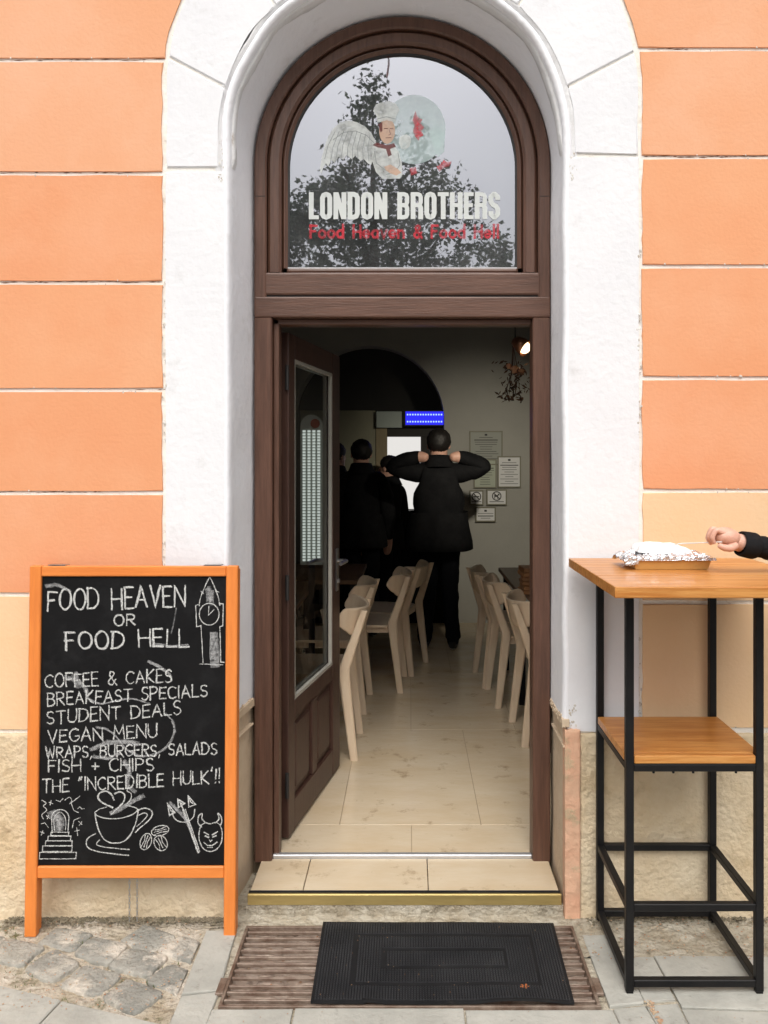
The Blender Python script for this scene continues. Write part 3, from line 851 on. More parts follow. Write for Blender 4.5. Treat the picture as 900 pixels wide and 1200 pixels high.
# torso and crossed arms
ink.poly([C2(*p) for p in ((338, 380), (372, 376), (410, 380), (428, 400), (438, 440), (440, 478), (432, 492), (372, 494), (350, 470), (336, 430))], 2)
ink.stroke([C2(*p) for p in ((345, 400), (352, 440), (380, 462), (410, 470))], 0.9, mi=3)
ink.stroke([C2(*p) for p in ((425, 405), (432, 445), (415, 470), (385, 478))], 0.9, mi=3)
ink.poly([C2(*p) for p in ((378, 452), (400, 444), (425, 460), (436, 472), (420, 482), (398, 474), (384, 464))], 4)
# neckerchief
ink.poly([C2(*p) for p in ((338, 378), (352, 370), (386, 378), (412, 372), (418, 384), (398, 392), (404, 412), (392, 418), (384, 392), (356, 386))], 5)
# face and hat
ink.poly([C2(388 + 27 * math.cos(2 * PI * i / 24), 330 + 44 * math.sin(2 * PI * i / 24)) for i in range(24)], 4)
ink.poly([C2(*p) for p in ((358, 308), (372, 300), (372, 330), (366, 336))], 5)
ink.stroke([C2(378, 322), C2(390, 322)], 0.9, mi=5); ink.stroke([C2(398, 322), C2(408, 322)], 0.9, mi=5)
ink.stroke([C2(395, 326), C2(400, 342), C2(394, 344)], 0.6, mi=5); ink.stroke([C2(384, 354), C2(402, 353)], 0.8, mi=5)
ink.poly([C2(*p) for p in ((356, 302), (352, 280), (340, 262), (350, 240), (372, 232), (395, 228), (418, 238), (430, 258), (418, 282), (416, 302), (388, 294))], 2)
ink.stroke([C2(*p) for p in ((354, 290), (385, 282), (417, 290))], 0.8, mi=3)
# the red figure beside him, mostly worn away
ink.poly([C2(*p) for p in ((484, 262), (492, 284), (508, 292), (500, 304), (514, 318), (504, 330), (512, 346), (498, 352), (496, 364), (484, 350), (476, 330), (482, 312), (474, 296))], 6)
ink.poly([C2(*p) for p in ((430, 352), (442, 344), (455, 342), (466, 350), (470, 364), (464, 384), (450, 394), (436, 390), (428, 372))], 2)
ink.poly([C2(*p) for p in ((556, 452), (570, 444), (580, 428), (592, 436), (608, 434), (600, 450), (584, 454), (566, 468))], 6)
ink.poly([C2(*p) for p in ((464, 458), (486, 452), (490, 474), (470, 482))], 6)
ink.stroke([C2(392, 74), C2(394, 100), C2(390, 128), C2(387, 146)], 2.2, mi=5)
ink.done('emblem', [M['sticker_teal'], M['sticker_teal'], M['emblem_white'], M['sticker_grey'], M['sticker_skin'], M['sticker_dark'], M['sticker_red']], win)['label'] = 'faded emblem of a winged cook with folded arms'

# ------------------------------------------------------------------ the open door
DW, DT = 0.785, 0.05
DZ0, DZ1 = 0.082, 2.135
hinge = Vector((-0.515, 0.415, 0))
leaf = NB()
st0, st1, gz0, gz1 = 0.082, 0.125, 0.62, 2.035
box(leaf, 0, st0, -DT / 2, DT / 2, DZ0, DZ1, 0.004)
box(leaf, DW - st1, DW, -DT / 2, DT / 2, DZ0, DZ1, 0.004)
box(leaf, st0, DW - st1, -DT / 2 + .001, DT / 2 - .001, gz1, DZ1, 0.004)
box(leaf, st0, DW - st1, -DT / 2 + .001, DT / 2 - .001, 0.545, gz0, 0.004)
box(leaf, st0, DW - st1, -DT / 2 + .001, DT / 2 - .001, DZ0, 0.21, 0.004)
mid = (st0 + DW - st1) / 2
box(leaf, mid - 0.035, mid + 0.035, -DT / 2 + .002, DT / 2 - .002, 0.21, 0.545, 0.004)
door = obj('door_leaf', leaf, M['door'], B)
door.location = hinge
door.rotation_euler = (0, 0, R(79.7))
for x0, x1 in ((st0, mid - 0.035), (mid + 0.035, DW - st1)):
    q = NB()
    box(q, x0, x1, -0.008, 0.008, 0.21, 0.545)
    box(q, x0 + 0.03, x1 - 0.03, -0.018, 0.018, 0.24, 0.515, 0.008)
    obj('door_panel', q, M['door'], door)
q = NB(); q.faces.new([q.verts.new(p) for p in ((st0, -0.004, gz0), (DW - st1, -0.004, gz0), (DW - st1, -0.004, gz1), (st0, -0.004, gz1))])
obj('pane', q, M['door_glass'], door, recalc=False)
q = NB()
bw = 0.014
for s in (-1, 1):
    y0, y1 = (-0.022, -0.006) if s < 0 else (0.006, 0.022)
    box(q, st0, st0 + bw, y0, y1, gz0, gz1); box(q, DW - st1 - bw, DW - st1, y0, y1, gz0, gz1)
    box(q, st0 + bw, DW - st1 - bw, y0, y1, gz1 - bw, gz1); box(q, st0 + bw, DW - st1 - bw, y0, y1, gz0, gz0 + bw)
obj('glazing_bead', q, mat('glare_bead', (0.42, 0.40, 0.35), 0.4), door)  # bead toned pale to paint in the glare strip on the door glass
q = NB()
for s in (-1, 1):
    yy = s * (DT / 2)
    y0, y1 = sorted((yy, yy + s * 0.008))
    box(q, DW - 0.082, DW - 0.046, y0, y1, 0.97, 1.18, 0.003)
    tube(q, [(DW - 0.064, yy, 1.12), (DW - 0.064, yy + s * 0.048, 1.12), (DW - 0.075, yy + s * 0.055, 1.12), (DW - 0.19, yy + s * 0.055, 1.12)], 0.009, 10)
    tube(q, [(DW - 0.064, yy, 1.02), (DW - 0.064, yy + s * 0.016, 1.02)], 0.012, 10)
obj('handle', q, M['steel'], door, smooth=False)
q = NB()
for z in (0.30, 1.10, 1.95):
    tube(q, [(-0.008, -0.022, z - 0.05), (-0.008, -0.022, z + 0.05)], 0.008, 10)
obj('hinge', q, M['gasket'], door)

# ------------------------------------------------------------------ doorstep, sill, floor
step = thing('doorstep', 'pale travertine doorstep edged with a brass strip below the open door', 'doorstep', (0, 0, 0))
q = NB()
XS0, XS1 = -0.572, 0.536
for x0, x1 in ((XS0, -0.385), (-0.382, 0.066), (0.069, XS1)):
    box(q, x0, x1, 0.022, FY + 0.02, -0.03, 0.0705, 0.002)
obj('tread', q, M['trav'], step)
q = NB(); box(q, XS0 - 0.004, XS1 + 0.004, 0.008, 0.021, 0.035, 0.073, 0.002)
obj('brass_edging', q, M['brass'], step)
q = NB(); box(q, XS0 - 0.002, XS1 + 0.002, 0.0215, 0.034, 0.0712, 0.0745)
obj('rubber_strip', q, M['rubber'], step)
q = NB(); box(q, XS0 - 0.01, XS1 + 0.01, 0.011, 0.022, -0.04, 0.034)
box(q, -.66, .60, 0.0225, .30, -.05, -.031)
box(q, -.66, XS0 - .0105, .012, .30, -.0305, .001); box(q, XS1 + .0105, .60, .012, .30, -.0305, .001)
obj('riser', q, M['mortar'], step)
q = NB()
box(q, FX - FH + JW, FX + FH - JW, FY + 0.021, FY + 0.040, 0.03, 0.084, 0.003)
box(q, FX - FH + JW, FX + FH - JW, FY + 0.0405, FY + 0.062, 0.03, 0.076, 0.002)
tag(obj('door_sill', q, M['alu']), 'silver metal threshold strip across the foot of the open doorway', 'threshold')

ZF = 0.07
q = NB()
box(q, -1.75, 1.4, FY + 0.08, 6.6, -0.02, ZF - 0.003, mi=1)
yrows = [FY + 0.064, 0.562, 1.76, 2.96, 4.16, 5.36, 6.5]
for j in range(len(yrows) - 1):
    sh = 0.31 if j % 2 == 0 else 0.0
    k = -4
    for k in range(-4, 4):
        x0 = k * 0.6 + (0.303 if j % 2 else 0.008)
        x1 = x0 + 0.6
        x0, x1 = max(x0, -1.74), min(x1, 1.39)
        if x1 - x0 < 0.05: continue
        dz = rng.uniform(-0.0004, 0.0004)
        box(q, x0 + 0.0012, x1 - 0.0012, yrows[j] + 0.0012, yrows[j + 1] - 0.0012, ZF - 0.006, ZF + dz, 0.0006)
struct(obj('floor', q, [M['trav'], M['trav_dark']]))

# ------------------------------------------------------------------ the room's shell
XL, XR, YB, ZC = -1.65, 1.16, 7.62 + CY, 3.35
def wallbox(x0, x1, y0, y1, z0, z1, m, name='interior_wall'):
    q = NB(); box(q, x0, x1, y0, y1, z0, z1)
    return obj(name, q, m, B)
wallbox(XL - 0.2, XL, 0.462, YB + 2.2, -0.05, ZC, M['inwall'])
wallbox(XR, XR + 0.2, 0.462, YB + 2.2, -0.05, ZC, M['inwall'])
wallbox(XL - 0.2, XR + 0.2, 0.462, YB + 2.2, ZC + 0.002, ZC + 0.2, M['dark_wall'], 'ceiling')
# back wall with its arched recess
AX, AR, AZ = -0.385, 0.715, 1.98
q = NB()
def rwall(side):
    X = XL if side < 0 else XR
    pts = [(X, 0.0), (AX + side * AR, 0.0)] + [(AX + side * AR * math.cos(PI / 2 * i / 16), AZ + AR * math.sin(PI / 2 * i / 16)) for i in range(17)] + [(AX, ZC), (X, ZC)]
    prism(q, pts, YB, YB + 0.22)
rwall(-1); rwall(1)
obj('interior_wall', q, M['inwall'], B)['label'] = 'pale back wall with an arched recess'
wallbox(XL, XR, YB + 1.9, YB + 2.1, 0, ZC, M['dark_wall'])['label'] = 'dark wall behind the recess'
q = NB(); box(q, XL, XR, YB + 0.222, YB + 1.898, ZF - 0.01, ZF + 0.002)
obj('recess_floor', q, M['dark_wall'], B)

# ------------------------------------------------------------------ the chalkboard
board = thing('chalkboard_sign', 'orange framed chalkboard sign with white chalk menu leaning on the wall left of the door', 'chalkboard', (-0.95, -0.10, 0))
BD0, BD1 = 2.745, 2.785             # distance of its feet and of its top
def bpt(px, py, off=0.0):
    t = (1091 - py) / (1091 - 663)
    d = BD0 + (BD1 - BD0) * t
    v = P(px, py, d)
    return Vector((v.x, v.y - off, v.z))
BX0, BX1 = -1.309, -0.592
tilt = math.atan2(0.04, 1.25)
def BM(q, x0, x1, y0, y1, z0, z1, bev):
    Mx = Matrix.Translation((0, -0.105, 0)) @ Matrix.Rotation(-tilt, 4, 'X')
    vs = box(q, x0, x1, y0, y1, z0, z1, bev, M=Mx)
sub = Vector((0.95, 0.10, 0))
def bobj(name, q, m, par):
    if par is board:
        for v in q.verts: v.co += sub
    o = obj(name, q, m, par)
    return o
# frame pieces: posts run to the ground
for x0, x1 in ((BX0, BX0 + 0.040), (BX1 - 0.040, BX1)):
    q = NB(); BM(q, x0, x1, -0.014, 0.014, -0.004, 1.252, 0.003)
    bobj('post', q, M['board_frame'], board)
for z0, z1 in ((1.216, 1.251), (0.192, 0.232)):
    q = NB(); BM(q, BX0 + 0.0405, BX1 - 0.0405, -0.013, 0.013, z0, z1, 0.003)
    bobj('rail', q, M['board_rail'], board)
q = NB(); BM(q, BX0 + 0.0405, BX1 - 0.0405, -0.004, 0.006, 0.2325, 1.2155, 0.0)
panel = bobj('panel', q, M['black_panel'], board)
# folded back frame
for x0, x1 in ((BX0 + 0.002, BX0 + 0.036), (BX1 - 0.036, BX1 - 0.002)):
    q = NB(); BM(q, x0, x1, 0.018, 0.040, 0.0, 1.24, 0.003)
    bobj('back_leg', q, M['board_frame'], board)
q = NB(); BM(q, BX0 + 0.037, BX1 - 0.037, 0.019, 0.038, 0.25, 0.28, 0.003)
bobj('back_rail', q, M['board_rail'], board)
for x in (BX0 + 0.09, BX1 - 0.09):
    q = NB(); BM(q, x - 0.03, x + 0.03, -0.006, 0.03, 1.2525, 1.2555, 0.0)
    bobj('top_hinge', q, M['steel'], board)
# the two ends of its chain hang below the bottom rail
for px in (150.5, 159.5):
    q = NB()
    top = bpt(px, 1020); x, y = top.x + 0.95, -0.088 + 0.10
    z = 0.200
    k = 0
    while z > 0.035:
        dx, dy = ((0.0032, 0) if k % 2 else (0, 0.0032))
        pts = [(x + dx * math.cos(t) , y + dy * math.cos(t), z + 0.0075 * math.sin(t)) for t in [2 * PI * i / 10 for i in range(11)]]
        tube(q, pts, 0.0011, 5, cap=False)
        z -= 0.0115; k += 1
    obj('chain', q, M['steel'], board)

def on_board(px, py, off):
    # the panel's face, in the panel's (= the sign's) own coordinates
    zf = 0.0
    d = 2.76
    for _ in range(4):
        v = P(px, py, d)
        yf = -0.105 + math.sin(tilt) * v.z - 0.0045
        d = yf - CY
    v = P(px, py, d)
    return Vector((v.x, yf - 0.0006 - off, v.z)) + sub
W1 = 1.5
ck = Ink(on_board, 0.00001)
write(ck, 'FOOD HEAVEN', 56, 715, 217, 710, 23, 1.6, 0.35, 0.3, wob=0.05, twice=1)
ck.done('chalk_lettering', M['chalk'], panel)
ck = Ink(on_board, 0.00001)
write(ck, 'OR', 134, 733, 158, 732, 13, 1.7, 0.3, 0.45, wob=0.04)
ck.done('chalk_lettering', M['chalk'], panel)
ck = Ink(on_board, 0.00001)
write(ck, 'FOOD HELL', 77, 761, 221, 757, 20.5, 1.6, 0.35, 0.3, wob=0.05, twice=1)
ck.done('chalk_lettering', M['chalk'], panel)
ck = Ink(on_board, 0.00001)
write(ck, 'COFFEE & CAKES', 53, 806, 201, 799, 15, W1, 0.3, 0.45, wob=0.05)
ck.done('chalk_lettering', M['chalk'], panel)
ck = Ink(on_board, 0.00001)
write(ck, 'BREAKFAST SPECIALS', 56, 827, 243, 816, 14, W1, 0.3, 0.45, wob=0.05)
ck.done('chalk_lettering', M['chalk'], panel)
ck = Ink(on_board, 0.00001)
write(ck, 'STUDENT DEALS', 55, 849, 212, 837, 15, W1, 0.3, 0.45, wob=0.05)
ck.done('chalk_lettering', M['chalk'], panel)
ck = Ink(on_board, 0.00001)
write(ck, 'VEGAN MENU', 57, 871, 184, 863, 15, W1, 0.3, 0.45, wob=0.05)
ck.done('chalk_lettering', M['chalk'], panel)
ck = Ink(on_board, 0.00001)
write(ck, 'WRAPS, BURGERS, SALADS', 54, 888, 254, 884, 13, W1, 0.3, 0.45, wob=0.05)
ck.done('chalk_lettering', M['chalk'], panel)
ck = Ink(on_board, 0.00001)
write(ck, 'FISH + CHIPS', 57, 904, 180, 903, 14, W1, 0.3, 0.45, wob=0.04)
ck.done('chalk_lettering', M['chalk'], panel)
ck = Ink(on_board, 0.00001)
write(ck, 'THE "INCREDIBLE HULK\'!!', 50, 929, 258, 917, 15, 1.45, 0.3, 0.45, wob=0.05)
ck.done('chalk_lettering', M['chalk'], panel)

def K4(x, y): return (30 + x * 260 / 900, 655 + y * 205 / 710)
def K5(x, y): return (30 + x * 260 / 900, 840 + y * 190 / 658)
def catmull(p):
    if len(p) < 5: return p
    out = []
    for i in range(len(p) - 1):
        a_, b_, c_, d_ = p[max(i - 1, 0)], p[i], p[i + 1], p[min(i + 2, len(p) - 1)]
        for k in range(4):
            t = k / 4
            out.append(tuple(.5 * (2 * b_[q] + (c_[q] - a_[q]) * t + (2 * a_[q] - 5 * b_[q] + 4 * c_[q] - d_[q]) * t * t + (3 * b_[q] - a_[q] - 3 * c_[q] + d_[q]) * t ** 3) for q in (0, 1)))
    return out + [p[-1]]
def draw(ink, conv, pts, w=1.3, closed=False):
    if not closed: pts = catmull(pts)
    w *= .82
    ink.stroke([conv(*p) for p in pts], w, closed=closed, jit=0.15, wj=0.3)
ck = Ink(on_board, 0.00001)          # clock tower
draw(ck, K4, [(705, 190), (712, 150), (742, 82), (752, 82), (780, 150), (788, 188)])
draw(ck, K4, [(712, 132), (722, 140)]); draw(ck, K4, [(770, 130), (784, 134)])
draw(ck, K4, [(700, 185), (690, 188), (694, 275), (712, 270)]); draw(ck, K4, [(785, 180), (802, 182), (800, 272), (788, 274)])
draw(ck, K4, arc(745, 224, 40, 44, 0, 360, 26))
draw(ck, K4, [(744, 192), (742, 228), (764, 206)], 1.1)
draw(ck, K4, [(712, 275), (720, 420)]); draw(ck, K4, [(788, 275), (792, 418)]); draw(ck, K4, [(792, 418), (806, 420)])
draw(ck, K4, [(706, 426), (800, 430)], 0.9)
ck.done('clock_tower_drawing', M['chalk'], panel)
ck = Ink(on_board, 0.00001)          # the gate at the top of the steps
draw(ck, K5, [(108, 470), (106, 410)] + [(x, 840 - y) for x, y in arc(141, 430, 35, 34, 180, 0, 12)] + [(176, 410), (172, 466)])
draw(ck, K5, [(118, 460), (116, 412), (140, 386), (162, 412), (162, 458)], 1.0)
for x0, x1, y0, y1 in ((104, 176, 468, 482), (92, 184, 484, 503), (82, 190, 503, 523), (70, 190, 524, 546), (58, 206, 550, 576)):
    draw(ck, K5, [(x0, y0), (x1, y0), (x1 - 2, y1), (x0 - 2, y1)], 1.2, True)
for p in ([(66, 338), (84, 350), (72, 362), (86, 378), (66, 398), (72, 414)], [(125, 338), (140, 344), (152, 332)], [(160, 338), (178, 326), (188, 340), (180, 352), (220, 322)], [(185, 350), (196, 380), (214, 388)], [(212, 372), (220, 364), (228, 374), (238, 372)], [(64, 434), (78, 430), (92, 448)], [(190, 450), (196, 420), (222, 408)], [(208, 450), (212, 482)], [(200, 464), (218, 460)], [(96, 346), (110, 352)], [(104, 340), (100, 358)], [(84, 400), (98, 412)], [(94, 398), (88, 414)], [(60, 466), (74, 472)], [(70, 462), (64, 480)], [(216, 424), (228, 436)], [(228, 426), (218, 440)]):
    draw(ck, K5, p, 1.0)
ck.done('gate_drawing', M['chalk'], panel)
ck = Ink(on_board, 0.00001)          # the coffee cup
draw(ck, K5, [(282, 388), (286, 420), (298, 462), (320, 498), (352, 512), (392, 508), (420, 486), (440, 450), (452, 410), (456, 376)], 1.7)
draw(ck, K5, [(282, 388), (292, 402), (330, 412), (380, 412), (430, 398), (454, 378), (440, 366), (410, 360)], 1.4)
draw(ck, K5, [(282, 386), (300, 374), (330, 366)], 1.2)
draw(ck, K5, [(456, 380), (480, 370), (508, 378), (514, 398), (496, 424), (462, 452), (446, 468)], 1.6)
draw(ck, K5, [(460, 398), (484, 390), (494, 400), (474, 424), (452, 444)], 1.2)
draw(ck, K5, [(284, 474), (256, 490), (246, 512), (258, 534), (300, 548), (360, 556), (418, 562)], 1.5)
draw(ck, K5, [(300, 500), (288, 514), (300, 524), (350, 532), (420, 538)], 1.3)
draw(ck, K5, [(352, 368), (306, 344), (294, 322), (306, 306), (330, 302), (350, 318), (358, 336)], 2.2)
draw(ck, K5, [(362, 312), (384, 304), (402, 318), (398, 344), (378, 366), (350, 394)], 2.0)
draw(ck, K5, [(412, 352), (428, 330), (428, 310), (412, 300), (420, 280)], 1.2)
ck.done('coffee_cup_drawing', M['chalk'], panel)
ck = Ink(on_board, 0.00001)          # coffee beans
for cx, cy, rx, ry, an in ((488, 506, 22, 34, 20), (548, 512, 26, 32, -25), (546, 462, 36, 20, -15)):
    c_, s_ = math.cos(R(an)), math.sin(R(an))
    pt = lambda x, y: (cx + x * c_ - y * s_, cy + x * s_ + y * c_)
    draw(ck, K5, [pt(rx * math.cos(t), ry * math.sin(t)) for t in [2 * PI * i / 18 for i in range(19)]], 1.2)
    long_y = ry > rx
    for k in (-0.5, 0, 0.5):
        draw(ck, K5, [pt(k * rx, -ry * .7) if long_y else pt(-rx * .7, k * ry), pt(k * rx * .6, 0) if long_y else pt(0, k * ry * .6), pt(k * rx, ry * .7) if long_y else pt(rx * .7, k * ry)], 1.1)
ck.done('coffee_bean_drawing', M['chalk'], panel)
ck = Ink(on_board, 0.00001)          # the pitchfork
draw(ck, K5, [(640, 378), (700, 550)], 2.4)
draw(ck, K5, [(648, 376), (706, 546)], 1.4)
draw(ck, K5, [(596, 390), (604, 412), (628, 426), (660, 424), (682, 404), (686, 376)], 1.6)
draw(ck, K5, [(628, 350), (642, 382)], 1.5)
for p in ([(576, 352), (606, 388), (584, 400)], [(618, 334), (646, 350), (620, 368)], [(660, 320), (690, 356), (662, 366)]):
    draw(ck, K5, p, 1.6, True)
    c = (sum(a_[0] for a_ in p) / 3, sum(a_[1] for a_ in p) / 3); draw(ck, K5, [p[0], c, p[1]], 1.6)
ck.done('pitchfork_drawing', M['chalk'], panel)
ck = Ink(on_board, 0.00001)          # a horned head
draw(ck, K5, [(712, 440), (704, 470), (706, 505), (722, 535), (748, 546), (776, 536), (794, 508), (798, 470), (790, 440)], 1.5)
draw(ck, K5, [(712, 440), (730, 430), (750, 434), (772, 428), (790, 440)], 1.3)
draw(ck, K5, [(714, 446), (700, 430), (702, 404), (716, 392), (716, 414), (732, 430)], 1.5)
draw(ck, K5, [(790, 442), (796, 424), (792, 402), (780, 392), (784, 414), (770, 430)], 1.5)
draw(ck, K5, [(724, 468), (742, 478)], 1.6); draw(ck, K5, [(778, 466), (758, 478)], 1.6)
draw(ck, K5, [(730, 484), (742, 488)], 2.0); draw(ck, K5, [(760, 488), (772, 482)], 2.0)
draw(ck, K5, [(746, 500), (750, 506), (756, 500)], 1.2)
draw(ck, K5, [(724, 510), (738, 522), (758, 522), (776, 508)], 1.5); draw(ck, K5, [(738, 530), (758, 530)], 1.0)
ck.done('horned_head_drawing', M['chalk'], panel)
ck = Ink(on_board, 0.00001)          # half wiped swirls of steam
def smear(conv, pts, w):
    pts = [conv(*p) for p in catmull(pts if len(pts) > 4 else [pts[0]] + [tuple((pts[0][q] * (1 - t) + pts[1][q] * t) for q in (0, 1)) for t in (.3, .6)] + list(pts[1:]))]
    for k in range(3 if w > 2.5 else 1):
        dx, dy = rng.uniform(-w, w) * .3, rng.uniform(-w, w) * .3
        ck.stroke([(a_ + dx, b_ + dy) for a_, b_ in pts], w * rng.uniform(.4, .8), jit=0.2, wj=0.3)
smear(K4, [(500, 420), (540, 440), (575, 465), (588, 480)], 5)
smear(K4, [(160, 480), (200, 490), (240, 520), (250, 545)], 5); smear(K4, [(200, 470), (215, 510)], 9)
smear(K4, [(245, 560), (300, 585), (360, 575), (430, 565), (500, 585)], 3)
smear(K4, [(570, 625), (600, 660), (606, 700)], 3)
smear(K5, [(290, 42), (330, 50), (365, 75), (400, 120), (440, 150), (490, 160), (550, 140), (590, 100), (606, 50), (596, 20)], 3)
smear(K5, [(270, 130), (330, 105), (400, 100), (450, 110)], 6); smear(K5, [(280, 165), (340, 170), (380, 150)], 5)
smear(K5, [(400, 180), (420, 220), (410, 270), (440, 300)], 5)
smear(K5, [(360, 390), (400, 370), (430, 350), (470, 330)], 9)
smear(K5, [(120, 400), (140, 430), (138, 455)], 12)
smear(K5, [(590, 350), (640, 400), (670, 450)], 5)
smear(K4, [(745, 130), (748, 170)], 12); smear(K4, [(752, 300), (756, 410)], 14)
smear(K4, [(610, 200), (600, 260), (590, 300)], 2); smear(K4, [(85, 110), (130, 105), (180, 130)], 4)
smear(K4, [(520, 345), (600, 355), (660, 350)], 4)
ck.done('smudged_drawing', M['chalk_soft'], panel)

# ------------------------------------------------------------------ the bar table
TX0, TX1, TY0, TY1, TZ0, TZ1 = 0.556, 1.185, -0.672, -0.035, 1.243, 1.274
bt = thing('bar_table', 'tall bar table with varnished wooden top and black steel frame right of the door', 'table', (0.87, -0.25, 0))
so = Vector((0.87, -0.25, 0))
def tb(name, q, m, par=None, **k):
    for v in q.verts: v.co -= so
    return obj(name, q, m, par or bt, **k)
q = NB()
ys = [TY0, -0.46, -0.22, TY1]
for i in range(3):
    box(q, TX0, TX1, ys[i] + 0.0006, ys[i + 1] - 0.0006, TZ0, TZ1, 0.003, seg=2)
tb('tabletop', q, M['tabletop'])
LX0, LX1, LY0, LY1, LW = 0.667, 1.060, -0.405, -0.030, 0.0240
for x in (LX0, LX1):
    for y in (LY0, LY1):
        q = NB(); box(q, x - LW / 2, x + LW / 2, y - LW / 2, y + LW / 2, 0.008, TZ0 - 0.026, 0.002)
        box(q, x - 0.010, x + 0.010, y - 0.010, y + 0.010, 0.0, 0.008)
        tb('leg', q, M['black_steel'])
def rails(z, w=0.022):
    for y in (LY0, LY1):
        q = NB(); box(q, LX0 + LW / 2, LX1 - LW / 2, y - w / 2, y + w / 2, z - w / 2, z + w / 2, 0.002); tb('rail', q, M['black_steel'])
    for x in (LX0, LX1):
        q = NB(); box(q, x - w / 2, x + w / 2, LY0 + LW / 2, LY1 - LW / 2, z - w / 2, z + w / 2, 0.002); tb('rail', q, M['black_steel'])
rails(0.032); rails(0.262); rails(0.685)
q = NB()
for a_, b_ in (((LX0 - LW / 2, LY0), (LX1 + LW / 2, LY0)), ((LX0 - LW / 2, LY1), (LX1 + LW / 2, LY1))):
    bar(q, (a_[0], a_[1], TZ0 - 0.013), (b_[0], b_[1], TZ0 - 0.013), 0.03, 0.024)
for x in (LX0, LX1): bar(q, (x, LY0 + 0.016, TZ0 - 0.013), (x, LY1 - 0.016, TZ0 - 0.013), 0.03, 0.024)
tb('top_frame', q, M['black_steel'])
q = NB()
box(q, LX0 - 0.012, LX1 + 0.012, LY0 + 0.018, LY1 - 0.018, 0.6985, 0.7235, 0.003, seg=2)
box(q, LX0 + LW / 2 + .001, LX1 - LW / 2 - .001, LY0 - 0.012, LY0 + 0.0175, 0.6985, 0.7233, 0.003, seg=2)
tb('shelf', q, M['tabletop'])
for x in (0.74, 0.80, 0.86, 0.99):
    q = NB(); tube(q, [(x, LY0 - 0.004, TZ0 - 0.0255), (x, LY0 - 0.004, TZ0 - 0.030)], 0.004, 8); tb('screw', q, M['black_steel'])
    q = NB(); tube(q, [(x, LY0 - 0.004, 0.6725), (x, LY0 - 0.004, 0.668)], 0.004, 8); tb('screw', q, M['black_steel'])

# tray of food in foil
ft = thing('food_tray', 'small brown cardboard food tray lined with crumpled foil and white paper on the bar table', 'food tray', (0.82, -0.27, TZ1))
q = NB()
tx, ty, th_, fl = 0.113, 0.062, 0.037, 0.010
# flared open tray with wall thickness
def ringp(hx, hy, z): return [q.verts.new(p) for p in ((-hx, -hy, z), (hx, -hy, z), (hx, hy, z), (-hx, hy, z))]
r0, r1, r2, r3 = ringp(tx, ty, 0.0008), ringp(tx + fl, ty + fl, th_), ringp(tx + fl - .002, ty + fl - .002, th_), ringp(tx - .002, ty - .002, 0.003)
for a_, b_ in ((r0, r1), (r1, r2), (r2, r3)):
    for i in range(4): q.faces.new((a_[i], a_[(i + 1) % 4], b_[(i + 1) % 4], b_[i]))
q.faces.new(r0[::-1]); q.faces.new(r3)
obj('carton', q, M['card'], ft)
q = NB()
nx, ny = 72, 48
g = []
for j in range(ny + 1):
    row = []
    for i in range(nx + 1):
        u, v = i / nx * 2 - 1, j / ny * 2 - 1
        x, y = u * 0.142, v * 0.092
        e = max(abs(x) / (tx + fl), abs(y) / (ty + fl))
        n1 = noise.fractal(Vector((x * 42, y * 42, 2.0)), 0.8, 2.1, 4)
        z = 0.040 + 0.010 * n1 + 0.008 * (1 - min(1, e) ** 3)
        if e > 1.0:
            k = (e - 1.0)
            z = 0.043 - k * (0.10 if x < 0 else 0.05) + 0.008 * n1
            if y < -(ty + fl) and x > -0.10: z = max(z, 0.030); 
        x += 0.004 * noise.noise(Vector((x * 60, y * 60, 5))); y += 0.004 * noise.noise(Vector((x * 60, y * 60, 9)))
        if y < -(ty + fl) - 0.002: y = -(ty + fl) - 0.002 - (y + ty + fl) * -0.12
        row.append(q.verts.new((x - 0.006, y, z)))
    g.append(row)
for j in range(ny):
    for i in range(nx): q.faces.new((g[j][i], g[j][i + 1], g[j + 1][i + 1], g[j + 1][i]))
obj('foil', q, M['foil'], ft)
q = NB()
g = []
for j in range(19):
    row = []
    for i in range(25):
        u, v = i / 24 * 2 - 1, j / 18 * 2 - 1
        rr = max(abs(u), abs(v))
        z = 0.060 + 0.018 * (1 - rr ** 2.5) - (0.014 if rr > .95 else 0) + 0.005 * noise.noise(Vector((u * 3, v * 3, 1))) - 0.006 * u
        row.append(q.verts.new((-0.01 + u * 0.086 + 0.006 * noise.noise(Vector((v * 2, u, 4))), 0.005 + v * 0.050, z)))
    g.append(row)
for j in range(18):
    for i in range(24): q.faces.new((g[j][i], g[j][i + 1], g[j + 1][i + 1], g[j + 1][i]))
obj('paper_wrap', q, M['paper'], ft, smooth=True)

# ------------------------------------------------------------------ people
def skin_mesh(name, V, E, root, levels=2):
    """V: name -> (pos, rx[, ry]); grown into one continuous surface"""
    names = list(V)
    me = bpy.data.meshes.new(name)
    me.from_pydata([V[n][0] for n in names], [(names.index(a_), names.index(b_)) for a_, b_ in E], [])
    o = bpy.data.objects.new(name, me); COL.objects.link(o)
    sk = o.modifiers.new('skin', 'SKIN'); sk.use_smooth_shade = True
    lay = me.skin_vertices[0] if me.skin_vertices else None
    if lay is None:
        bm_ = bmesh.new(); bm_.from_mesh(me); bm_.verts.layers.skin.verify(); bm_.to_mesh(me); bm_.free()
        lay = me.skin_vertices[0]
    for i, n in enumerate(names):
        r = V[n][1:]
        lay.data[i].radius = (r[0], r[1] if len(r) > 1 else r[0])
        lay.data[i].use_root = (n == root)
    ss = o.modifiers.new('sub', 'SUBSURF'); ss.levels = levels; ss.render_levels = levels
    dg = bpy.context.evaluated_depsgraph_get(); dg.update()
    ne = bpy.data.meshes.new_from_object(o.evaluated_get(dg))
    bpy.data.objects.remove(o)
    return ne

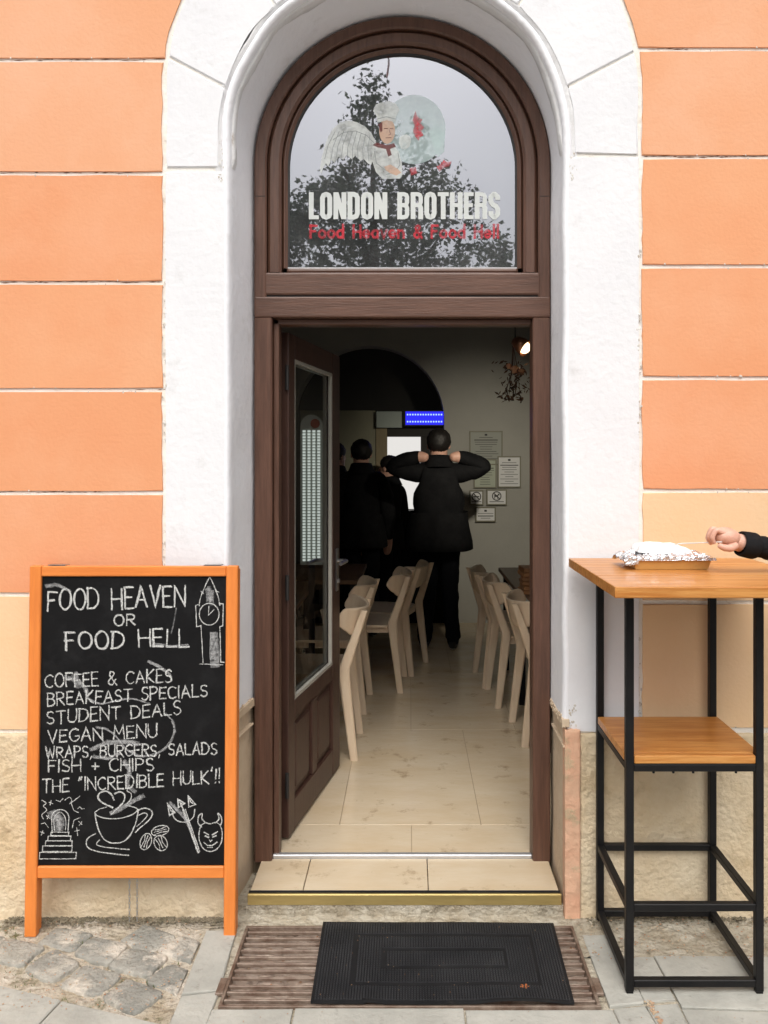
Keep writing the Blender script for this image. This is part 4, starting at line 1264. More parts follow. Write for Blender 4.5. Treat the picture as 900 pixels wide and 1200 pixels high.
def blob(bm, c, r, nu=20, nv=14, fn=None, mi=0, Mx=None):
    rows = []
    for j in range(nv + 1):
        ph = PI * j / nv
        row = []
        for i in range(nu):
            t = 2 * PI * i / nu
            v = Vector((math.sin(ph) * math.cos(t), math.sin(ph) * math.sin(t), math.cos(ph)))
            k = fn(v) if fn else 1.0
            p = Vector((v.x * r[0] * k, v.y * r[1] * k, v.z * r[2] * k))
            if Mx is not None: p = Mx @ p
            row.append(bm.verts.new(p + Vector(c)))
        rows.append(row)
    for j in range(nv):
        for i in range(nu):
            f = bm.faces.new((rows[j][i], rows[j][(i + 1) % nu], rows[j + 1][(i + 1) % nu], rows[j + 1][i])); f.material_index = mi; f.smooth = True
    bmesh.ops.remove_doubles(bm, verts=rows[0] + rows[-1], dist=1e-5)

def make_person(label, loc, rz, H, arms, bulk=1.0, stance=0.11, group=None):
    """a standing figure facing local +y; arms: (left, right) lists of shoulder->elbow->wrist->knuckle points as fractions of H"""
    t = thing('person', label, 'person', loc, rz, group)
    h = H
    V = {'pelvis': ((0, 0, .50 * h), .085 * h * bulk, .062 * h * bulk), 'waist': ((0, .0, .60 * h), .082 * h * bulk, .060 * h * bulk), 'chest': ((0, .0, .71 * h), .094 * h * bulk, .066 * h * bulk),
         'collar': ((0, -.005 * h, .80 * h), .055 * h, .050 * h), 'neck': ((0, 0, .845 * h), .034 * h), 'skull0': ((0, .008 * h, .885 * h), .043 * h, .050 * h), 'skull1': ((0, .004 * h, .94 * h), .046 * h, .056 * h), 'crown': ((0, 0, .972 * h), .030 * h, .036 * h)}
    E = [('pelvis', 'waist'), ('waist', 'chest'), ('chest', 'collar'), ('collar', 'neck'), ('neck', 'skull0'), ('skull0', 'skull1'), ('skull1', 'crown')]
    for s, nm in ((-1, 'l'), (1, 'r')):
        st_ = stance * s
        V['hip' + nm] = ((s * .050 * h, 0, .475 * h), .056 * h, .060 * h)
        V['knee' + nm] = ((st_ * .75, .012 * h, .275 * h), .042 * h)
        V['ankle' + nm] = ((st_, -.01 * h, .060 * h), .035 * h)
        V['heel' + nm] = ((st_, .0, .022 * h), .024 * h, .020 * h)
        V['toe' + nm] = ((st_ + s * .012, .095 * h, .016 * h), .022 * h, .015 * h)
        E += [('pelvis', 'hip' + nm), ('hip' + nm, 'knee' + nm), ('knee' + nm, 'ankle' + nm), ('ankle' + nm, 'heel' + nm), ('heel' + nm, 'toe' + nm)]
        pts = arms[0 if s < 0 else 1]
        rad = [.044, .036, .024, .025, .018] if pts[1][2] < .8 else [.056, .047, .030, .022, .016]
        prev = 'collar'
        V['sh' + nm] = (Vector(pts[0]) * h, .046 * h); E.append(('collar', 'sh' + nm)); prev = 'sh' + nm
        for k, p in enumerate(pts[1:]):
            nn = 'a%d%s' % (k, nm); V[nn] = (Vector(p) * h, rad[k + 1] * h * (1.12 if k < 1 else 1)); E.append((prev, nn)); prev = nn
    me = skin_mesh('body', V, E, 'pelvis')
    wr = [Vector(arms[i][2]) * h for i in (0, 1)]; kn = [Vector(arms[i][3]) * h for i in (0, 1)]
    for m in (M['black_cloth'], M['dark_cloth'], M['skin'], M['shoe'], M['sole']): me.materials.append(m)
    for p in me.polygons:
        c = p.center
        mi = 0
        if c.z > .862 * h and abs(c.x) < .055 * h and c.y > -.056 * h: mi = 2
        elif c.z < .013 * h: mi = 4
        elif c.z < .040 * h: mi = 3
        elif c.z < .50 * h and abs(c.x) < .135 * h: mi = 1
        for w_, k_ in zip(wr, kn):
            ax = (k_ - w_)
            if (c - w_).dot(ax) > 0 and mi != 2 and min((c - w_.lerp(k_, t_)).length for t_ in (0, .5, 1, 1.5)) < .026 * h: mi = 2
        p.material_index = mi
        p.use_smooth = True
    for v in me.vertices:           # folds in the cloth
        c = v.co
        if c.z < .84 * h or abs(c.x) > .09 * h:
            if min((c - k_).length for k_ in kn) > .06 * h and c.z > .05 * h:
                n_ = noise.noise(Vector((c.x * 9, c.y * 9, c.z * 16 + c.x * 12))) + .6 * noise.noise(Vector((c.x * 20 + c.z * 14, c.y * 20, c.z * 22)))
                v.co = c + v.normal * (.011 * n_)
    o = bpy.data.objects.new('body', me); COL.objects.link(o); o.parent = t
    q = NB()                        # jacket skirt over the hips
    nn_ = 40; rr_ = []
    for a_, b_, z_ in ((.100, .074, .62), (.106, .080, .55), (.112, .086, .49), (.114, .088, .455), (.110, .084, .452), (.10, .075, .50)):
        rr_.append([q.verts.new((a_ * bulk * .92 * h * math.cos(2 * PI * i / nn_) * (1 + .04 * math.sin(5 * 2 * PI * i / nn_ + z_ * 30)), b_ * bulk * h * math.sin(2 * PI * i / nn_) * (1 + .05 * math.sin(7 * 2 * PI * i / nn_)), z_ * h + .004 * math.sin(3 * 2 * PI * i / nn_))) for i in range(nn_)])
    for r1_, r2_ in zip(rr_, rr_[1:]):
        for i in range(nn_): q.faces.new((r1_[i], r1_[(i + 1) % nn_], r2_[(i + 1) % nn_], r2_[i]))
    obj('jacket_skirt', q, M['black_cloth'], t, smooth=True)
    # hair, ears, nose
    q = NB()
    def hf(v):
        k = 1.0 + 0.06 * noise.noise(v * 4) + 0.05 * noise.noise(v * 13)
        return k
    blob(q, (0, -.006 * h, .935 * h), (.054 * h, .062 * h, .057 * h), 36, 26, fn=hf)
    bmesh.ops.bisect_plane(q, geom=q.verts[:] + q.edges[:] + q.faces[:], plane_co=(0, .030 * h, .935 * h), plane_no=(0, .75, -.65), clear_outer=True)
    obj('hair', q, M['hair'], t, smooth=True)
    for s in (-1, 1):
        q = NB(); blob(q, (s * .047 * h, 0, .915 * h), (.006 * h, .012 * h, .019 * h), 10, 8); obj('ear', q, M['skin'], t, smooth=True)
    q = NB(); blob(q, (0, .060 * h, .905 * h), (.008 * h, .013 * h, .014 * h), 10, 8); obj('nose', q, M['skin'], t, smooth=True)
    q = NB()                        # turned-up collar
    rg_ = [[q.verts.new(((a_ * math.cos(2 * PI * i / 24)) * h, (-.004 + a_ * math.sin(2 * PI * i / 24)) * h, (z_ + .006 * math.sin(2 * PI * i / 24 + PI)) * h)) for i in range(24)] for a_, z_ in ((.075, .815), (.060, .845), (.052, .868), (.046, .866), (.046, .84))]
    for r1_, r2_ in zip(rg_, rg_[1:]):
        for i in range(24): q.faces.new((r1_[i], r1_[(i + 1) % 24], r2_[(i + 1) % 24], r2_[i]))
    obj('collar', q, M['black_cloth'], t, smooth=True)
    return t

def hang(s): return [(s * .105, -.005, .785), (s * .135, -.015, .62), (s * .140, .035, .49), (s * .138, .050, .44), (s * .132, .060, .40)]
def raised(s): return [(s * .112, -.005, .792), (s * .218, -.012, .826), (s * .090, -.030, .866), (s * .060, -.044, .862), (s * .048, -.050, .858)]
d = 6.50
make_person('person in black jacket seen from behind with both elbows raised', (0.235, d + CY, ZF), 0, 1.815, (raised(-1), raised(1)), bulk=1.42, stance=0.115)
make_person('person in dark coat seen from behind with arms hanging down', (-0.42, 7.0 + CY, ZF), R(8), 1.74, (hang(-1), hang(1)), bulk=1.22)
make_person('person mostly hidden at the far left of the queue beside the door edge', (-0.665, 7.25 + CY, ZF), R(-40), 1.72, (hang(-1), hang(1)))
make_person('person standing in shadow before the bright opening between two customers', (-0.19, 7.42 + CY, ZF), R(60), 1.60, (hang(-1), hang(1)))

# the diner at the bar table: only a forearm and hand reach into the picture
HY = -0.415
HP = lambda px, py, dy=0.0: P(px, py, 2.435) + Vector((0, dy, 0))
t = thing('person', 'person in black jacket reaching over the food tray with a white fork', 'person', (1.62, -0.40, 0.0), 0)
po = Vector((1.62, -0.40, 0))
h = 1.80
def L(x, y, z): return Vector((x, y, z)) * h     # facing -x
wrist = HP(868, 637) - po
elbow = HP(1010, 664, 0.06) - po
V = {'pelvis': (L(0, 0, .52), .062 * h, .088 * h), 'waist': (L(0, 0, .60), .060 * h, .080 * h), 'chest': (L(-.005, 0, .71), .066 * h, .096 * h), 'collar': (L(-.005, 0, .80), .052 * h, .056 * h),
     'neck': (L(-.015, 0, .845), .034 * h), 'skull0': (L(-.03, 0, .885), .050 * h, .043 * h), 'skull1': (L(-.025, 0, .94), .056 * h, .046 * h), 'crown': (L(-.02, 0, .972), .036 * h, .030 * h)}
E = [('pelvis', 'waist'), ('waist', 'chest'), ('chest', 'collar'), ('collar', 'neck'), ('neck', 'skull0'), ('skull0', 'skull1'), ('skull1', 'crown')]
for s, nm in ((-1, 'l'), (1, 'r')):
    V['hip' + nm] = (L(0, s * .05, .475), .060 * h, .056 * h); V['knee' + nm] = (L(-.012, s * .055, .275), .036 * h)
    V['ankle' + nm] = (L(.01, s * .06, .05), .026 * h); V['heel' + nm] = (L(0, s * .06, .024), .024 * h, .020 * h); V['toe' + nm] = (L(-.095, s * .068, .018), .022 * h, .015 * h)
    E += [('pelvis', 'hip' + nm), ('hip' + nm, 'knee' + nm), ('knee' + nm, 'ankle' + nm), ('ankle' + nm, 'heel' + nm), ('heel' + nm, 'toe' + nm)]
V['shr'] = (L(-.01, .105, .785), .046 * h); V['elr'] = (elbow, .050, .050); V['fo'] = (elbow.lerp(wrist, .55), .043); V['wrr'] = (wrist, .031, .026)
V['hub'] = (HP(856, 632) - po, .026, .030)
E += [('collar', 'shr'), ('shr', 'elr'), ('elr', 'fo'), ('fo', 'wrr'), ('wrr', 'hub')]
V['shl'] = (L(-.01, -.105, .785), .046 * h); V['ell'] = (L(.02, -.135, .62), .036 * h); V['wrl'] = (L(-.04, -.14, .49), .024 * h); V['hal'] = (L(-.055, -.135, .43), .024 * h)
E += [('collar', 'shl'), ('shl', 'ell'), ('ell', 'wrl'), ('wrl', 'hal')]
me = skin_mesh('body', V, E, 'pelvis')
for m in (M['black_cloth'], M['dark_cloth'], M['skin'], M['shoe'], M['sole']): me.materials.append(m)
wax = (wrist - elbow).normalized()
for p in me.polygons:
    c = p.center; mi = 0
    if c.z > .842 * h and abs(c.y) < .07 * h: mi = 2
    elif c.z < .012 * h: mi = 4
    elif c.z < .045 * h: mi = 3
    elif c.z < .50 * h: mi = 1
    if (c - wrist).dot(wax) > -0.004 and (c - wrist).length < .1: mi = 2
    if (c - Vector(V['hal'][0])).length < .075: mi = 2
    p.material_index = mi; p.use_smooth = True
for v in me.vertices:
    c = v.co
    ds = (c - wrist).dot(wax)
    if ds < -.03 and (c.z < .84 * h):
        n_ = noise.noise(Vector((c.x * 26, c.y * 10, c.z * 22))) + .5 * noise.noise(Vector((c.x * 50, c.y * 20, c.z * 40 + 3)))
        v.co = c + v.normal * .007 * n_
o = bpy.data.objects.new('body', me); COL.objects.link(o); o.parent = t
# the hand's fingers and thumb grow out of the palm
FINGERS = [  # knuckle, middle joint, end joint, tip, as photo positions and depth offsets, radius
    [(852, 626, -.022), (835, 620, -.026), (830.5, 629, -.026), (834, 637, -.022)],
    [(852, 625, -.004), (833, 619, -.006), (829, 629, -.006), (834, 638, -.004)],
    [(853, 626, .014), (835, 621, .014), (831, 631, .013), (836, 639, .012)],
    [(855, 628, .030), (840, 624, .032), (836, 632, .030), (841, 638, .028)],
    [(860, 637, -.020), (851, 641, -.034), (843, 640.5, -.038), (836, 637, -.034)],
]
for k, fpts in enumerate(FINGERS):
    rr = (.0098, .0092, .0084, .0074) if k < 4 else (.0150, .0130, .0110, .0088)
    V = {}
    for i, f in enumerate(fpts):
        V['f%d' % i] = (HP(*f) - po, rr[i] * (1.06 if 0 < i < 3 else 1))
        if i < 3:
            g_ = fpts[i + 1]
            V['m%d' % i] = (HP(*[(p_ + q_) / 2 for p_, q_ in zip(f, g_)]) - po, (rr[i] + rr[i + 1]) * .46)
    me = skin_mesh('finger', V, [('f0', 'm0'), ('m0', 'f1'), ('f1', 'm1'), ('m1', 'f2'), ('f2', 'm2'), ('m2', 'f3')], 'f0')
    me.materials.append(M['skin'])
    for p in me.polygons: p.use_smooth = True
    fo = bpy.data.objects.new('thumb' if k == 4 else 'finger', me); COL.objects.link(fo); fo.parent = t
q = NB()
Mx = Matrix.Rotation(R(12), 3, 'Y')
blob(q, HP(851, 629) - po, (.043, .038, .029), 20, 14, Mx=Mx)
obj('palm', q, M['skin'], t, smooth=True)
# cuff
q = NB()
c0 = wrist + wax * -0.002; ux = wax.orthogonal().normalized(); uy = wax.cross(ux)
prof = [(0.002, .031), (0.006, .036), (0.0, .0385), (-.022, .040), (-.040, .0405), (-.048, .037)]
rings = [[q.verts.new(c0 + wax * a_ + (ux * math.cos(2 * PI * i / 24) + uy * math.sin(2 * PI * i / 24)) * b_) for i in range(24)] for a_, b_ in prof]
for r1_, r2_ in zip(rings, rings[1:]):
    for i in range(24): q.faces.new((r1_[i], r1_[(i + 1) % 24], r2_[(i + 1) % 24], r2_[i]))
obj('cuff', q, M['black_cloth'], t, smooth=True)
q = NB()
blob(q, L(-.015, 0, .943), (.060 * h, .052 * h, .048 * h))
bmesh.ops.bisect_plane(q, geom=q.verts[:] + q.edges[:] + q.faces[:], plane_co=L(-.05, 0, .935), plane_no=(-.75, 0, -.65), clear_outer=True)
obj('hair', q, M['hair'], t, smooth=True)
for s in (-1, 1):
    q = NB(); blob(q, L(-.022, s * .047, .915), (.012 * h, .006 * h, .019 * h), 10, 8); obj('ear', q, M['skin'], t, smooth=True)
q = NB(); blob(q, L(-.084, 0, .905), (.013 * h, .008 * h, .014 * h), 10, 8); obj('nose', q, M['skin'], t, smooth=True)
# the fork
q = NB()
a_, b_ = HP(842, 634, -.028), HP(806, 639.5, 0.06)
tube(q, [a_, a_.lerp(b_, .5), b_], [.0022, .0018, .0022], 8)
for s in (-1, 0, 1):
    dv = (b_ - a_).normalized(); sd = dv.cross(Vector((0, 0, 1))).normalized()
    tube(q, [b_ - dv * .004, b_ + dv * .006 + sd * s * .005, b_ + dv * .03 + sd * s * .005 + Vector((0, 0, -.004))], [.0022, .0014, .0008], 6)
tag(obj('fork', q, M['plastic']), 'white plastic fork held over the foil tray', 'fork')

# ------------------------------------------------------------------ grate and mat
gr = thing('drain_grate', 'rusty iron boot scraper grate set in the pavement under the black mat', 'grate', (0, -0.27, 0))
go = Vector((0, -0.27, 0))
def gobj(name, q, m):
    for v in q.verts: v.co -= go
    return obj(name, q, m, gr)
GX0, GX1 = -0.566, 0.566
q = NB()
for x0, x1, y0, y1 in ((GX0, GX1, GY0, GY0 + 0.010), (GX0, GX1, GY1 - 0.010, GY1), (GX0, GX0 + 0.010, GY0 + 0.010, GY1 - 0.010), (GX1 - 0.010, GX1, GY0 + 0.010, GY1 - 0.010)):
    box(q, x0, x1, y0, y1, -0.05, 0.004, 0.001)
for x0, x1 in ((GX0 - 0.022, GX0 + 0.002), (GX1 - 0.002, GX1 + 0.022)):
    box(q, x0, x1, -0.42, -0.345, -0.004, 0.0065, 0.002)
gobj('frame', q, M['rust'])
nb = 11
for k in range(nb):
    y = GY0 + 0.034 + (GY1 - GY0 - 0.060) * k / (nb - 1)
    q = NB(); bar(q, (GX0 + 0.010, y + rng.uniform(-.002, .002), -0.005 + rng.uniform(-.002, .001)), (GX1 - 0.010, y + rng.uniform(-.002, .002), -0.005 + rng.uniform(-.002, .001)), 0.0085, 0.012, 0.002)
    gobj('bar', q, M['rust'])
q = NB(); bumpy(q, GX0, GX1, GY0, GY1, -0.024, 140, 50, 0.009, 20)
struct(obj('pit', q, M['dust_and_haze']))

# mat
mt = thing('door_mat', 'black ribbed rubber door mat lying askew over the rusty grate', 'mat', (0.1, -0.26, 0.006))
cor = [Vector((-0.293, -0.470)), Vector((0.487, -0.474)), Vector((0.498, -0.062)), Vector((-0.300, -0.058))]
def mxy(u, v):
    p = cor[0].lerp(cor[1], u).lerp(cor[3].lerp(cor[2], u), v)
    return p.x - 0.1, p.y + 0.26
def mz(u, v):
    z = 0.003 * noise.noise(Vector((u * 3, v * 2, 0.5))) + 0.003
    e = (1 - v) ** 10
    return z + e * 0.010 * max(0, math.sin(u * 9.0 + 0.6)) * (u > .2)
q = NB()
nu, nv = 60, 30
for lay, flip in ((0.006, 0), (0.0, 1)):
    g = [[q.verts.new((*mxy(i / nu, j / nv), mz(i / nu, j / nv) + lay)) for i in range(nu + 1)] for j in range(nv + 1)]
    for j in range(nv):
        for i in range(nu):
            f = (g[j][i], g[j][i + 1], g[j + 1][i + 1], g[j + 1][i]); q.faces.new(f[::-1] if flip else f)
    if not flip: top_ = g
rim = lambda g_: [g_[0][i] for i in range(nu)] + [g_[j][nu] for j in range(nv)] + [g_[nv][i] for i in range(nu, 0, -1)] + [g_[j][0] for j in range(nv, 0, -1)]
ra, rb = rim(top_), rim(g)
for i in range(len(ra)): q.faces.new((ra[i], rb[i], rb[(i + 1) % len(ra)], ra[(i + 1) % len(ra)]))
obj('backing', q, M['rubber'], mt)
q = NB()
NUB = (92, 46)
for j in range(NUB[1]):
    for i in range(NUB[0]):
        u, v = (i + .5) / NUB[0], (j + .5) / NUB[1]
        if u < .015 or u > .985 or v < .03 or v > .97: continue
        # two plain rectangles run round the middle
        du, dv = abs(u - .52), abs(v - .5)
        fl_ = False
        for hu, hv in ((.365, .30), (.245, .115)):
            if (abs(du - hu) < .009 and dv < hv + .02) or (abs(dv - hv) < .018 and du < hu + .009): fl_ = True
        if fl_: continue
        x, y = mxy(u, v); z = mz(u, v) + 0.006
        r_x, r_y = .0031, .0031
        b0 = [q.verts.new((x + sx * r_x, y + sy * r_y, z - .0005)) for sx, sy in ((-1, -1), (1, -1), (1, 1), (-1, 1))]
        b1 = [q.verts.new((x + sx * r_x * .55, y + sy * r_y * .55, z + .0042)) for sx, sy in ((-1, -1), (1, -1), (1, 1), (-1, 1))]
        for k in range(4): q.faces.new((b0[k], b0[(k + 1) % 4], b1[(k + 1) % 4], b1[k]))
        q.faces.new(b1)
obj('rubber_studs', q, mat('stud_rubber', (0.018, 0.018, 0.020), 0.38, c2=(0.035, 0.035, 0.037), nscale=8, spec=0.5), mt, recalc=False)

# dry leaf on the mat
def leaf_mesh(s, seed):
    q = NB(); rg = random.Random(seed)
    n = 16; c = q.verts.new((0, 0, s * .12))
    ring = [q.verts.new((s * (1 + .35 * math.sin(5 * t + seed) * .6 + rg.uniform(-.1, .1)) * math.cos(t), s * .8 * (1 + .3 * math.sin(5 * t + seed)) * math.sin(t), s * rg.uniform(-.05, .45))) for t in [2 * PI * i / n for i in range(n)]]
    for i in range(n): q.faces.new((c, ring[i], ring[(i + 1) % n]))
    return q
M['dry'] = mat('dry_leaf', (0.42, 0.13, 0.035), 0.8, c2=(0.30, 0.09, 0.03), nscale=40)
o = tag(obj('fallen_leaf', leaf_mesh(0.013, 3), M['dry']), 'curled orange dry leaf lying on the front right of the black mat', 'leaf')
v = G(615, 1157, 0.016); o.location = v
# crumbs, grit and tiny leaf scraps, more than one could count
M['grit'] = mat('grit', (0.48, 0.38, 0.26), 0.9, c2=(0.36, 0.16, 0.08), nscale=30)
q = NB()
def crumb(x, y, z, s):
    vs = [q.verts.new((x + s * rng.uniform(.5, 1) * dx, y + s * rng.uniform(.5, 1) * dy, z + s * rng.uniform(0, .7) * dz)) for dx, dy, dz in ((1, 0, 0), (0, 1, 0), (-1, 0, 0), (0, -1, 0), (0, 0, 1))]
    for i in range(4): q.faces.new((vs[i], vs[(i + 1) % 4], vs[4]))
for _ in range(90): crumb(rng.uniform(-.29, .48), rng.uniform(-.45, -.07), 0.0165, rng.uniform(.0012, .003))
for _ in range(160): crumb(rng.uniform(-.56, .56), rng.uniform(-.46, -.07), -0.019, rng.uniform(.002, .008))
for _ in range(420): crumb(rng.uniform(-1.4, -.7), rng.uniform(-.5, -.03) , 0.006, rng.uniform(.0015, .005))
for _ in range(260): crumb(rng.uniform(.58, 1.3), rng.uniform(-.26, -.03), 0.006, rng.uniform(.0015, .006))
for _ in range(60): crumb(.715 + rng.gauss(0, .006) + (-.45 - (y_ := rng.uniform(-.56, -.44))) * .1, y_, 0.0, rng.uniform(.003, .008))
for _ in range(60): crumb(rng.uniform(-.6, 1.2), rng.uniform(-.6, -.48), 0.003, rng.uniform(.001, .003))
o = obj('grit', q, M['grit']); o['kind'] = 'stuff'; tag(o, 'scattered grit and leaf scraps on the paving by the wall', 'grit')
q = NB()
for _ in range(1500):
    x = rng.uniform(-1.42, -.64) if rng.random() < .7 else rng.uniform(.62, 1.4)
    crumb(x, -.010 - abs(rng.gauss(0, .022)), 0.001 + .004 * rng.random(), rng.uniform(.003, .009))
o = obj('dirt', q, mat('dark_dirt', (0.13, 0.115, 0.075), 0.95, c2=(0.26, 0.22, 0.16), nscale=25)); o['kind'] = 'stuff'; tag(o, 'dark dirt gathered along the foot of the wall', 'dirt')
# a little moss and weed between stones
q = NB()
for _ in range(260):
    x, y = rng.uniform(-1.4, -.71), rng.uniform(-.55, -.06)
    if noise.noise(Vector((x * 7, y * 7, 0))) < .05: continue
    for k in range(3):
        a_ = rng.uniform(0, 6.28); l_ = rng.uniform(.004, .012)
        p = Vector((x + rng.uniform(-.006, .006), y + rng.uniform(-.006, .006), -.004))
        d_ = Vector((math.cos(a_), math.sin(a_), 0))
        q.faces.new([q.verts.new(p + d_.cross(Vector((0, 0, 1))) * .0015), q.verts.new(p - d_.cross(Vector((0, 0, 1))) * .0015), q.verts.new(p + d_ * l_ * .6 + Vector((0, 0, l_)))])
M['moss'] = mat('moss', (0.10, 0.13, 0.03), 0.9)
o = obj('moss', q, M['moss'], recalc=False); o['kind'] = 'stuff'; tag(o, 'green moss in the joints of the cobbles', 'moss')

# ------------------------------------------------------------------ chairs inside
def make_chair():
    t = thing('cafe_chair', '', 'chair')
    # seat faces local +x; back posts stand at x = 0
    def curve(u):                   # the bent back, seen from above
        y = 0.235 * math.sin(u * 1.25) / math.sin(1.25)
        x = -0.108 + 0.135 * (1 - math.cos(u * 1.25)) / (1 - math.cos(1.25))
        return x, y
    q = NB()
    n, m = 40, 12
    for s in (0, 1): pass
    grid = []
    for side in (0, 1):
        g = []
        for j in range(m + 1):
            row = []
            for i in range(n + 1):
                u = i / n * 2 - 1
                x, y = curve(u)
                a_ = abs(u)
                topz = 0.775 - 0.018 * math.cos(u * PI) * 0.5 - 0.05 * max(0, a_ - .84) / .16 * (max(0, a_ - .84) / .16)
                botz = 0.655 - 0.035 * math.sin(min(1, a_ / .75) * PI) + 0.06 * max(0, (a_ - .62) / .38) ** 2
                v = j / m
                z = botz + (topz - botz) * v
                lean = -(z - .70) * 0.18
                dx = 0.011 * side
                cxn = math.cos(u * 1.25 * .9); sn = math.sin(u * 1.25 * .9)
                row.append(q.verts.new((x + lean - dx * cxn, y + dx * sn, z)))
            g.append(row)
        grid.append(g)
        for j in range(m):
            for i in range(n):
                f = (g[j][i], g[j][i + 1], g[j + 1][i + 1], g[j + 1][i]); ff = q.faces.new(f if side else f[::-1]); ff.smooth = True
    rim_ = lambda g_: [g_[0][i] for i in range(n)] + [g_[j][n] for j in range(m)] + [g_[m][i] for i in range(n, 0, -1)] + [g_[j][0] for j in range(m, 0, -1)]
    a_, b_ = rim_(grid[0]), rim_(grid[1])
    for i in range(len(a_)): q.faces.new((a_[i], b_[i], b_[(i + 1) % len(a_)], a_[(i + 1) % len(a_)]))
    obj('backrest', q, M['beech'], t)
    q = NB()
    pts = [(0.01, -.18), (0.03, -.205), (.20, -.215), (.40, -.205), (.43, -.17), (.445, 0), (.43, .17), (.40, .205), (.20, .215), (.03, .205), (0.01, .18), (0, 0)]
    slab(q, pts, .430, .446, .004); 
    f = q.faces.new([q.verts.new((x, y, .430)) for x, y in pts[::-1]])
    obj('seat', q, M['beech'], t)
    q = NB()
    for p0, p1 in (((.02, -.17, .41), (.39, -.17, .41)), ((.02, .17, .41), (.39, .17, .41)), ((.02, -.17, .41), (.02, .17, .41)), ((.39, -.17, .41), (.39, .17, .41))):
        bar(q, p0, p1, .02, .036)
    obj('seat_frame', q, M['beech'], t)
    for s in (-1, 1):
        q = NB()
        # back leg and post in one bent piece
        sec = [((-.066, s * .205, 0), .024, .038), ((-.014, s * .196, .43), .028, .056), ((-.014, s * .194, .47), .028, .056), ((-.118, s * .178, .765), .020, .032)]
        rg = []
        for (c, hw, hl) in [(Vector(c), w_ / 2 + .003, l_ / 2 + .001) for c, w_, l_ in sec]:
            rg.append([q.verts.new(c + Vector((dx * hl, dy * hw, 0))) for dx, dy in ((-1, -.6), (-.7, -1), (.7, -1), (1, -.6), (1, .6), (.7, 1), (-.7, 1), (-1, .6))])
        for r1_, r2_ in zip(rg, rg[1:]):
            for i in range(8): q.faces.new((r1_[i], r1_[(i + 1) % 8], r2_[(i + 1) % 8], r2_[i]))
        q.faces.new(rg[0][::-1]); q.faces.new(rg[-1])
        obj('back_leg', q, M['beech'], t)
        q = NB()
        rg = []
        for c, w_ in ((Vector((.43, s * .20, 0)), .012), (Vector((.385, s * .175, .43)), .019)):
            rg.append([q.verts.new(c + Vector((dx * w_, dy * w_, 0))) for dx, dy in ((-1, -.7), (-.7, -1), (.7, -1), (1, -.7), (1, .7), (.7, 1), (-.7, 1), (-1, .7))])
        for i in range(8): q.faces.new((rg[0][i], rg[0][(i + 1) % 8], rg[1][(i + 1) % 8], rg[1][i]))
        q.faces.new(rg[0][::-1]); q.faces.new(rg[1])
        obj('front_leg', q, M['beech'], t)
    return t
def copy_thing(o):
    c = o.copy(); COL.objects.link(c)
    for ch in o.children:
        k = ch.copy(); COL.objects.link(k); k.parent = c
    return c
chair0 = make_chair()
used = False
# the two back feet of each chair, as (x, distance): near and far
CH = [((-.286, 4.15), (-.282, 4.55), 'L', 'pale wooden chair nearest the open door, its back to the aisle, on the left'),
      ((-.280, 4.90), (-.262, 5.30), 'L', 'pale wooden chair just behind the nearest one in the left row'),
      ((-.062, 5.34), (-.036, 5.74), 'L', 'pale wooden chair standing out into the aisle, third in the left row'),
      ((.012, 5.74), (.125, 6.14), 'L', 'pale wooden chair farthest back in the left row, turned a little, by the customer\'s feet'),
      ((.476, 5.85), (.508, 5.45), 'R', 'pale wooden chair farthest back in the right row, below the framed notices'),
      ((.524, 5.42), (.550, 5.01), 'R', 'pale wooden chair in the middle of the right row'),
      ((.604, 4.76), (.622, 4.33), 'R', 'pale wooden chair at the front of the right row, half hidden by the door jamb')]
for (xa, da), (xb, db), sd, lab in CH:
    c = chair0 if not used else copy_thing(chair0)
    used = True
    pa, pb = Vector((xa, da + CY)), Vector((xb, db + CY))
    midp = (pa + pb) / 2
    ang = math.atan2(pb.y - pa.y, pb.x - pa.x)
    face = ang + PI / 2 if sd == 'L' else ang + PI / 2
    # seat direction: towards -x on the left, +x on the right
    fx = math.cos(face)
    if (sd == 'L' and fx > 0) or (sd == 'R' and fx < 0): face += PI
    c.rotation_euler = (0, 0, face)
    c.location = (midp.x + .066 * math.cos(face), midp.y + .066 * math.sin(face), ZF)
    tag(c, lab, 'chair', 'pale wooden chairs in two rows inside')

# cafe tables
def cafe_table(x0, x1, y0, y1, label):
    cx, cy = (x0 + x1) / 2, (y0 + y1) / 2
    t = thing('cafe_table', label, 'table', (cx, cy, ZF), 0, 'dark tables along the walls inside')
    q = NB(); box(q, x0 - cx, x1 - cx, y0 - cy, y1 - cy, .715, .745, .003); obj('tabletop', q, M['table_wood'], t)
    for sx in (-1, 1):
        for sy in (-1, 1):
            q = NB(); ax, ay = sx * ((x1 - x0) / 2 - .05), sy * ((y1 - y0) / 2 - .06)
            box(q, ax - .02, ax + .02, ay - .02, ay + .02, 0, .714, .003); obj('leg', q, M['black_steel'], t)
    return t
cafe_table(.70, 1.13, 4.20 + CY, 4.95 + CY, 'dark wooden table nearest the door in the right row, with menus on it')
cafe_table(.66, 1.13, 5.02 + CY, 5.98 + CY, 'dark wooden table farther back in the right row')
cafe_table(-1.40, -.62, 4.10 + CY, 5.30 + CY, 'dark wooden table nearest the door in the left row')
cafe_table(-1.20, -.33, 5.36 + CY, 6.20 + CY, 'dark wooden table farther back in the left row')
M['menu'] = mat('menu_wood', (0.36, 0.17, 0.07), 0.5, c2=(0.28, 0.13, 0.05), nscale=8, stretch=(1, 1, 12))
mz0 = ZF + .745
